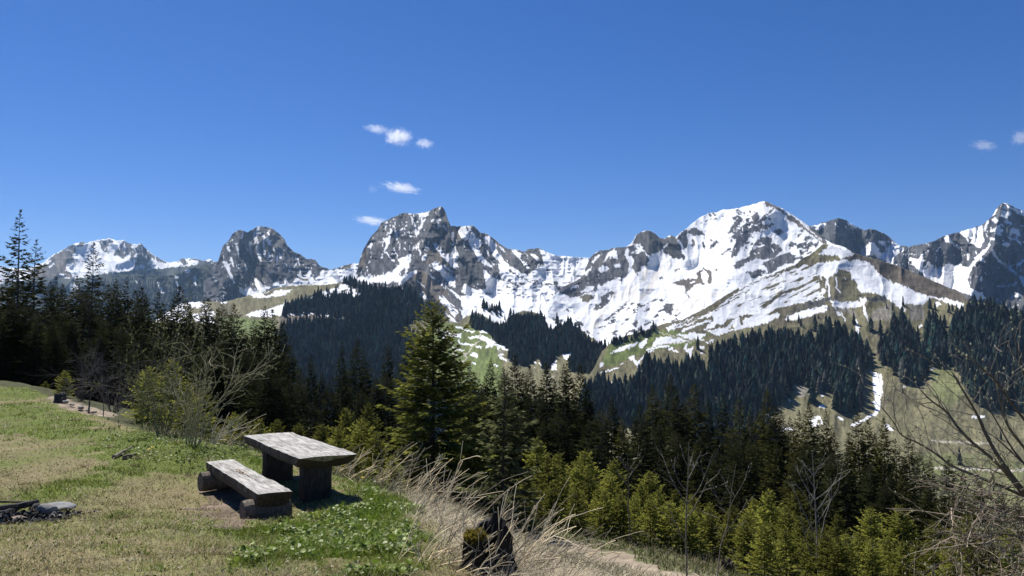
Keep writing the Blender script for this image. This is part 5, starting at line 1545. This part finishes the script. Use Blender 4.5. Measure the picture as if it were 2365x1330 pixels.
mp_ = unit(rng.normal(size=(260, 3))) * np.array([.085, .08, .035]) + np.array([-.10, -.06, .36])
leaf_quads(mo, mp_, unit(rng.normal(size=(260, 3)) + np.array([0, 0, .8])), unit(rng.normal(size=(260, 3))), .05, .03, np.array([.24, .19, .035]) * rng.uniform(.3, 1.2, (260, 1)))
mo.build('moss', M_STRAW, st)
stump('tree_stump', gp(139, 932, -.05), .17, .42, 9, (.045, .04, .035), 'dark old stump standing by the path before the wood', .1)
stump('tree_stump', gp(1680, 1322, -.05, 12), .12, .3, 14, (.035, .028, .022), 'small brown stump beyond the track between the saplings', .1)

# a few yellow flowers
for i, (px, py, lb) in enumerate([(344, 1050, 'yellow flower in the grass beyond the bench'), (838, 1118, 'yellow flower behind the near table leg at the brink'), (352, 1046, 'smaller yellow flower beside the one beyond the bench'), (846, 1110, 'tiny yellow flower at the top of the brink by the table')]):
    f = Acc()
    n = 14
    az = np.arange(n) * 2 * math.pi / n
    d_ = unit(np.stack([np.cos(az), np.sin(az), np.full(n, .25)], 1))
    leaf_quads(f, np.tile([0, 0, .1], (n, 1)), d_, unit(np.cross(d_, [0, 0, 1.0])), .04, .022, np.array([.75, .52, .02]))
    r_ = tag(empty('yellow_flower', gp(px, py)), lb, 'flower')
    f.build('petals', M_BLADE, r_)
    s_ = Acc(); tube(s_, [(0, 0, -.01), (.003, 0, .1)], .003, 5, True, np.array([.1, .15, .03])); s_.build('stem', M_BLADE, r_)

# ------------------------------------------------------------------ bare shrubs, saplings, dry stalks
def shoot(acc, buds, rng, p, d, ln, r, depth, spread, curl, col, n=7, kids=4, bend=(0, 0, 0), minr=.0022, budp=.5):
    """one branch and the smaller ones that leave it"""
    pts = [np.array(p, float)]
    dd = unit(np.array(d, float))
    for k in range(n):
        dd = unit(dd + rng.normal(0, curl, 3) + np.array(bend) / n)
        pts.append(pts[-1] + dd * ln / n)
    pts = np.array(pts)
    tube(acc, pts, np.maximum(np.linspace(r, r * .35, n + 1), minr), 4 if depth == 0 else 5, False, col * rng.uniform(.75, 1.25))
    if buds is not None and depth <= 1:
        for q in pts[2:]:
            if rng.random() < budp: buds.append(q)
    if depth > 0:
        for _ in range(kids):
            k = rng.integers(1, n + 1) if depth > 1 else rng.integers(1, n + 1)
            base = pts[k]
            dr = unit(unit(pts[k] - pts[k - 1]) + rng.normal(0, spread, 3))
            shoot(acc, buds, rng, base, dr, ln * rng.uniform(.3, .62), r * .5, depth - 1, spread, curl, col, max(4, n - 1), kids, bend, minr, budp)
M_TWIG = tinted_mat('grey_twigs', scale=20, amount=.3, rough=.85, spec=.2)
def bud_mesh(buds, size, col, rng):
    a = Acc()
    b = np.array(buds)
    n = len(b)
    s = size * rng.uniform(.6, 1.3, (n, 1, 1))
    o = np.array([(1, 0, 0), (-1, 0, 0), (0, 1, 0), (0, -1, 0), (0, 0, 1.7), (0, 0, -1.2)], float)
    V = b[:, None] + o[None] * s
    f = np.array([(0, 2, 4), (2, 1, 4), (1, 3, 4), (3, 0, 4), (2, 0, 5), (1, 2, 5), (3, 1, 5), (0, 3, 5)])
    T = (np.arange(n)[:, None, None] * 6 + f[None]).reshape(-1, 3)
    a.add(V.reshape(-1, 3), T, None, np.repeat(np.array(col) * rng.uniform(.6, 1.3, (n, 1)), 6, 0))
    return a
def shrub(name, loc, seed, stems, h, spread, col, label, cat, depth=2, lean=(0, 0, 0), bud=.012, budcol=(.33, .32, .2), kids=4, r=.012, curl=.14, base=.15, budp=.4, group=None, minr=.0028):
    rng = np.random.default_rng(seed)
    acc, buds = Acc(), []
    for k in range(stems):
        a = rng.uniform(0, 6.28)
        d = np.array([math.cos(a) * spread, math.sin(a) * spread, 1]) + np.array(lean)
        shoot(acc, buds, rng, (math.cos(a) * base * rng.random(), math.sin(a) * base * rng.random(), -.03), d, h * rng.uniform(.55, 1.1), r * rng.uniform(.6, 1.2), depth, .42, curl, np.array(col), 8, kids, np.array(lean) * .5, minr, budp)
    root = tag(empty(name, loc), label, cat, group)
    acc.build('branch_twigs', M_TWIG, root)
    if buds and bud:
        bud_mesh(buds, bud, budcol, rng).build('bud_foliage', M_TWIG, root)
    return root
shrub('willow_bush', gp(445, 1028, 0, 12), 41, 15, 1.75, .2, (.36, .32, .2), 'budding bare willow bush on the brink beyond the bench', 'bush', 2, (.1, 0, 0), .017, (.27, .26, .13), 4, .012)
shrub('willow_bush', gp(372, 1005, 0, 14), 42, 11, 2.2, .22, (.17, .155, .10), 'taller budding bush with yellowish twigs beside the grey willow', 'bush', 2, (0, 0, 0), .022, (.22, .21, .07), 5, .012, .12)
shrub('bare_shrub', gp(485, 1025, 0, 12), 43, 7, 1.0, .3, (.42, .38, .31), 'bleached leafless shrub with long arching whips beside the willow', 'bush', 1, (.4, 0, -.02), .008, (.3, .28, .2), 3, .013, .1)
shrub('bare_shrub', gp(262, 952, 0, 22), 44, 16, 2.6, .5, (.13, .12, .11), 'tangled grey leafless shrub at the foot of the dark wood', 'bush', 2, (.2, 0, -.1), 0, (.3, .28, .2), 5, .014, .16)
shrub('bare_shrub', gp(185, 925, 0, 24), 45, 14, 2.4, .5, (.1, .09, .085), 'dark leafless thicket shrub behind the gravel path', 'bush', 2, (0, 0, 0), 0, (.3, .28, .2), 5, .014, .16)
def sapling(name, base, px_top, py_top, seed, r, col, label, forks, curl=.05, kids=3):
    rng = np.random.default_rng(seed)
    acc, buds = Acc(), []
    b = np.array(base)
    top = at(float(px_top), float(py_top), float(b[1]))
    n = 12
    t = np.linspace(0, 1, n)[:, None]
    pts = (top - b) * t + np.concatenate([np.cumsum(rng.normal(0, .012, (n, 2)), 0) * (1 - t) * 2, np.zeros((n, 1))], 1)
    pts[0] = (0, 0, -.05)
    tk = Acc()
    tube(tk, pts, np.linspace(r, r * .25, n), 6, True, np.array(col))
    H = np.linalg.norm(top - b)
    for f, s, L in forks:
        k = int(f * (n - 1))
        d = np.array([s * .75, rng.normal(0, .5), 1.0])
        shoot(acc, buds, rng, pts[k], d, H * L, r * .5, 1, .45, curl * 1.6, np.array(col), 7, kids, (0, 0, .5), .003, .4)
    root = tag(empty(name, b), label, 'sapling')
    tk.build('trunk', M_TWIG, root)
    acc.build('branch_twigs', M_TWIG, root)
    bud_mesh(buds, .012, (.3, .27, .18), rng).build('bud_foliage', M_TWIG, root)
b1 = gp(1587, 1345, 0, 10.5)
sapling('bare_sapling', b1, 1591, 1020, 51, .021, (.17, .155, .135), 'slim bare forked sapling standing beside the end of the track', [(.35, -1, .35), (.5, 1, .4), (.55, -1, .45), (.62, 1, .42), (.72, -1, .2), (.75, 1, .25), (.85, -1, .14), (.9, 1, .12)])
sapling('bare_sapling', gp(1457, 1262, 0, 15), 1449, 1050, 52, .024, (.12, .11, .095), 'short dark bare sapling with a twiggy head behind the track', [(.72, -1, .22), (.75, 1, .25), (.82, -1, .2), (.85, 1, .22), (.9, -1, .15)])
b3 = gp(1888, 1350, 0, 11.5)
sapling('bare_sapling', b3, 1876, 1045, 53, .026, (.2, .185, .165), 'tall bare sapling with many fine ascending branches in front of the young spruces', [(.2, -1, .4), (.3, -1, .5), (.35, 1, .4), (.45, -1, .4), (.5, 1, .35), (.55, -1, .35), (.6, 1, .35), (.68, -1, .3), (.7, 1, .28), (.78, -1, .22), (.82, 1, .2), (.9, -1, .12)])
sapling('bare_sapling', gp(1655, 1340, 0, 11.5), 1700, 1070, 54, .012, (.19, .175, .155), 'thin leaning bare sapling just past the slim forked one', [(.45, 1, .35), (.6, -1, .3), (.7, 1, .3), (.8, -1, .2)])

# the big bare bush on the east side
rng = np.random.default_rng(61)
bb = at(2470.0, 1420.0, 8.4)
bb[2] = float(ground(bb[0], bb[1])) - .05
acc, buds, bst = Acc(), [], Acc()
MAIN = [([(2400, 1190), (2365, 1140), (2330, 1095), (2290, 1060), (2240, 1020), (2205, 985), (2185, 950), (2150, 925), (2125, 900)], 8.0, .017), ([(2410, 1190), (2365, 1135), (2310, 1060), (2275, 1000), (2255, 960), (2225, 905), (2205, 865)], 7.8, .017),
        ([(2420, 1170), (2320, 1128), (2240, 1095), (2200, 1075), (2160, 1045), (2120, 1020), (2080, 1005), (2060, 980), (2035, 935)], 8.2, .012), ([(2420, 1090), (2365, 1030), (2330, 985), (2315, 960), (2300, 900), (2285, 845)], 8.4, .013),
        ([(2430, 1060), (2390, 1000), (2340, 940), (2300, 880), (2262, 845), (2235, 830)], 7.6, .012), ([(2440, 1000), (2400, 940), (2365, 880), (2350, 820), (2345, 770)], 8.0, .013), ([(2420, 1210), (2330, 1190), (2260, 1160), (2200, 1150), (2150, 1120)], 7.9, .010),
        ([(2430, 1240), (2350, 1200), (2290, 1150), (2240, 1130), (2190, 1120)], 8.3, .011), ([(2440, 1260), (2360, 1240), (2300, 1230), (2240, 1235)], 7.7, .010), ([(2440, 1300), (2370, 1290), (2320, 1270), (2270, 1255)], 7.6, .010), ([(2450, 1180), (2400, 1100), (2360, 1060), (2300, 1010), (2270, 990)], 8.6, .012), ([(2430, 1120), (2380, 1090), (2330, 1030), (2295, 960), (2265, 930)], 8.1, .010)]
for pts, d, r in MAIN:
    dv = d + np.cumsum(rng.normal(0, .05, len(pts)))
    w = np.array([at(float(a) + rng.normal(0, 3), float(b), float(q)) for (a, b), q in zip(pts, dv)]) - bb
    w = np.concatenate([[np.array([rng.normal(0, .12), rng.normal(0, .12), 0])], w])
    # smooth the path
    tt = np.linspace(0, len(w) - 1, len(w) * 4)
    ws = np.stack([np.interp(tt, np.arange(len(w)), w[:, q]) for q in range(3)], 1)
    for _ in range(3): ws[1:-1] = (ws[:-2] + 2 * ws[1:-1] + ws[2:]) / 4
    tube(bst, ws, np.linspace(r * 1.7, r * .35, len(ws)), 6, True, np.array([.10, .085, .07]) * rng.uniform(.8, 1.3))
    for k in range(8, len(ws), 2):
        dr = unit(unit(ws[k] - ws[k - 1]) + rng.normal(0, .5, 3) + np.array([0, 0, .25]))
        shoot(acc, buds, rng, ws[k], dr, rng.uniform(.2, .62), r * .34, 1, .5, .16, np.array([.2, .175, .145]), 6, 2, (0, 0, .1), .0022, .22)
for k in range(180):                                                 # the tangle below
    q = at(rng.uniform(2190, 2420), rng.uniform(1100, 1345), rng.uniform(7.2, 9)) - bb
    shoot(acc, buds, rng, q, np.array([rng.normal(0, 1), rng.normal(0, .5), rng.normal(.15, .5)]), rng.uniform(.3, .8), .006, 1, .5, .16, np.array([.17, .135, .1]) * (rng.uniform(.4, 1.4) if rng.random() < .8 else 2.4), 7, 2, (0, 0, -.15), .0024, .16)
br = tag(empty('bare_bush', bb), 'big bare budding bush reaching in with long curved branches over the far meadow', 'bush')
bst.build('stem', M_TWIG, br)
acc.build('branch_twigs', M_TWIG, br)
bud_mesh(buds, .011, (.36, .35, .22), rng).build('bud_foliage', M_TWIG, br)
shrub('leafing_shrub', gp(2290, 1345, 0, 6) if False else np.array([*at(2300., 1345., 7.4)[:2], float(ground(*at(2300., 1345., 7.4)[:2]))]), 71, 9, 1.25, .45, (.16, .15, .12), 'low pale budding shrub under the big bare bush', 'bush', 2, (-.1, 0, 0), .014, (.36, .35, .2), 4, .008, .15)

# clumps of bleached stalks leaning over the brink
STALKS = [(640, 1010, 17, 9, .8, 'bleached leaning stalks behind the far end of the tabletop'), (700, 1030, 18, 8, .9, 'tall bleached stalks arching behind the tabletop'), (800, 1085, 14, 16, .8, 'bleached stalks spreading beside the near end of the tabletop'), (862, 1122, 12.6, 16, .8, 'fan of dead stalks at the brink below the big spruce'),
          (935, 1152, 11, 20, .9, 'thick fan of bleached stalks before the big spruce foot'), (990, 1185, 9.8, 18, .95, 'upright straw stalks on the brink before the thin spruce'), (1040, 1230, 8.4, 22, .8, 'tangled brown and straw stalks beside the black stump'), (1110, 1300, 6.8, 16, .65, 'drooping bramble canes in front of the black stump'),
          (1175, 1320, 6.6, 24, .75, 'long pale stalks leaning out past the black stump'), (1240, 1328, 7.2, 18, .8, 'loose pale stalks over the dry slope above the track'), (1000, 1300, 6.3, 20, .4, 'matted straw clump on the grass edge before the stump'), (1085, 1340, 6.25, 26, .5, 'dense brown straw hanging over the front of the black stump'), (1150, 1345, 6.2, 22, .45, 'short straw thatch at the foot of the black stump'), (1045, 1290, 7.0, 20, .6, 'bent straw stalks between leafy plants and black stump'), (1330, 1340, 8.5, 10, .7, 'sparse dry stalks at the lower picture edge by the track'),
          (1430, 1360, 9, 5, .8, 'few single dry stems rising near the track'), (1760, 1375, 9, 6, .6, 'pale bare stems standing before the tall sapling'), (520, 1030, 15.6, 10, .7, 'pale dry stalks beside the willow bush')]
for i, (px, py, d, n, h, lb) in enumerate(STALKS):
    rng = np.random.default_rng(700 + i)
    acc = Acc()
    n, h = int(n * 1.5), h * .85
    p = at(float(px), float(py), float(d))
    p[2] = float(ground(p[0], p[1]))
    for k in range(n):
        o_ = rng.normal(0, 1, 2) * (.11, .10)
        o_ = o_ * (1 + .06 * d)
        z0 = float(ground(p[0] + o_[0], p[1] + o_[1])) - p[2]
        dr = np.array([rng.normal(.6, .38), rng.normal(.1, .35), rng.uniform(.45, 1.2)])
        L = h * rng.uniform(.45, 1.25)
        shoot(acc, None, rng, (o_[0], o_[1], z0 - .02), dr, L, .003 + .00025 * d, 1 if rng.random() < .6 else 0, .32, .07, np.array([.84, .75, .56]) * rng.uniform(.35, 1.15), 8, 2, (.15, 0, -.22), .0016 + .0002 * d)
    o = acc.build('dry_stalk_tuft', M_STRAW)
    o.location = [float(q) for q in p]
    tag(o, lb, 'dry stalks', 'clumps of dead stalks along the brink')

# ------------------------------------------------------------------ clouds
def cloud_mat(seed, dens):
    m = bpy.data.materials.new('cloud_vapour')
    m.use_nodes = True
    n, l = m.node_tree.nodes, m.node_tree.links
    n.remove(n['Principled BSDF'])
    pv = n.new('ShaderNodeVolumePrincipled')
    tc = n.new('ShaderNodeTexCoord')
    ln = n.new('ShaderNodeVectorMath'); ln.operation = 'LENGTH'
    l.new(tc.outputs['Object'], ln.inputs[0])
    fall = n.new('ShaderNodeMapRange')
    fall.inputs['From Min'].default_value, fall.inputs['From Max'].default_value = .15, 1.0
    fall.inputs['To Min'].default_value, fall.inputs['To Max'].default_value = 1.0, 0.0
    l.new(ln.outputs['Value'], fall.inputs['Value'])
    mp = n.new('ShaderNodeMapping')
    mp.inputs['Location'].default_value = (seed * 3.1, seed * 1.7, seed)
    mp.inputs['Scale'].default_value = (1.6, 1.2, 1.2)
    l.new(tc.outputs['Object'], mp.inputs['Vector'])
    t = noise_node(n, 2.6, 8, .74)
    t.inputs['Distortion'].default_value = .6
    l.new(mp.outputs[0], t.inputs['Vector'])
    ad = n.new('ShaderNodeMath'); ad.operation = 'MULTIPLY_ADD'
    ad.inputs[1].default_value = .36
    l.new(fall.outputs[0], ad.inputs[0]); l.new(t.outputs['Fac'], ad.inputs[2])
    mr = n.new('ShaderNodeMapRange')
    mr.inputs['From Min'].default_value, mr.inputs['From Max'].default_value = .66, .84
    mr.inputs['To Min'].default_value, mr.inputs['To Max'].default_value = 0.0, dens
    l.new(ad.outputs[0], mr.inputs['Value'])
    l.new(mr.outputs[0], pv.inputs['Density'])
    pv.inputs['Color'].default_value = (1, 1, 1, 1)
    pv.inputs['Anisotropy'].default_value = .45
    l.new(pv.outputs[0], n['Material Output'].inputs['Volume'])
    return m
def ico(n1=12, n2=20):
    th = np.linspace(0, math.pi, n1 + 1)[1:-1]
    ph = np.arange(n2) * 2 * math.pi / n2
    V = np.stack([np.sin(th)[:, None] * np.cos(ph), np.sin(th)[:, None] * np.sin(ph), np.cos(th)[:, None] + 0 * ph], -1).reshape(-1, 3)
    V = np.concatenate([V, [[0, 0, 1], [0, 0, -1]]])
    m = n1 - 1
    i = np.arange(m * n2).reshape(m, n2)
    Q = np.concatenate([np.stack([i[k], i[k + 1], np.roll(i[k + 1], -1), np.roll(i[k], -1)], 1) for k in range(m - 1)])
    T = np.concatenate([np.stack([np.full(n2, m * n2), i[0], np.roll(i[0], -1)], 1), np.stack([np.full(n2, m * n2 + 1), np.roll(i[-1], -1), i[-1]], 1)])
    return V, T, Q
cV, cT, cQ = ico()
CLOUDS = [(920, 316, 36, 22, .05, 'brightest small puffy cloud high over the rock massif'), (870, 298, 34, 12, .022, 'thin torn cloud strip beside the brightest puff'), (980, 331, 24, 14, .035, 'small round cloud just past the brightest puff'), (928, 434, 48, 14, .03, 'flat streaky cloud above the rock massif'), (858, 510, 44, 12, .03, 'low cloud wisp touching the shoulder of the rock massif'),
          (2272, 336, 34, 14, .016, 'faint wispy cloud over the rocky peak'), (2358, 318, 28, 22, .02, 'thin cloud cut by the picture edge over the rocky peak'), (860, 437, 14, 12, .008, 'faintest tiny cloud shred beside the flat streaky one')]
for i, (px, py, hw, hh, dn, lb) in enumerate(CLOUDS):
    d = 6500.0
    k = d / FPX
    o = mesh_obj('cloud', cV, [cT, cQ], cloud_mat(i + 1.37, dn * .33), smooth=True)
    o.location = [float(q) for q in at(float(px), float(py), d)]
    o.scale = (hw * 1.35 * k, hw * .8 * k, hh * 1.35 * k)
    o.rotation_euler = (0, R([0, 8, 10, 8, 7, 10, -10, 0][i]), 0)
    tag(o, lb, 'cloud', None)

# ------------------------------------------------------------------ the air
HAZE = 3.8e-5
hb = mesh_obj('haze', np.array([(x, y, z) for z in (-200, 640) for y in (-2600, 5600) for x in (-9100, 9100)], float),
              np.array([(0, 2, 3, 1), (4, 5, 7, 6), (0, 1, 5, 4), (2, 6, 7, 3), (0, 4, 6, 2), (1, 3, 7, 5)]), None)
hm = bpy.data.materials.new('air')
hm.use_nodes = True
hm.node_tree.nodes.remove(hm.node_tree.nodes['Principled BSDF'])
hv = hm.node_tree.nodes.new('ShaderNodeVolumePrincipled')
hv.inputs['Density'].default_value = HAZE
hv.inputs['Color'].default_value = (.42, .66, 1.0, 1)
hv.inputs['Anisotropy'].default_value = .3
hm.node_tree.links.new(hv.outputs[0], hm.node_tree.nodes['Material Output'].inputs['Volume'])
hb.data.materials.clear()
hb.data.materials.append(hm)
tag(hb, kind='stuff')
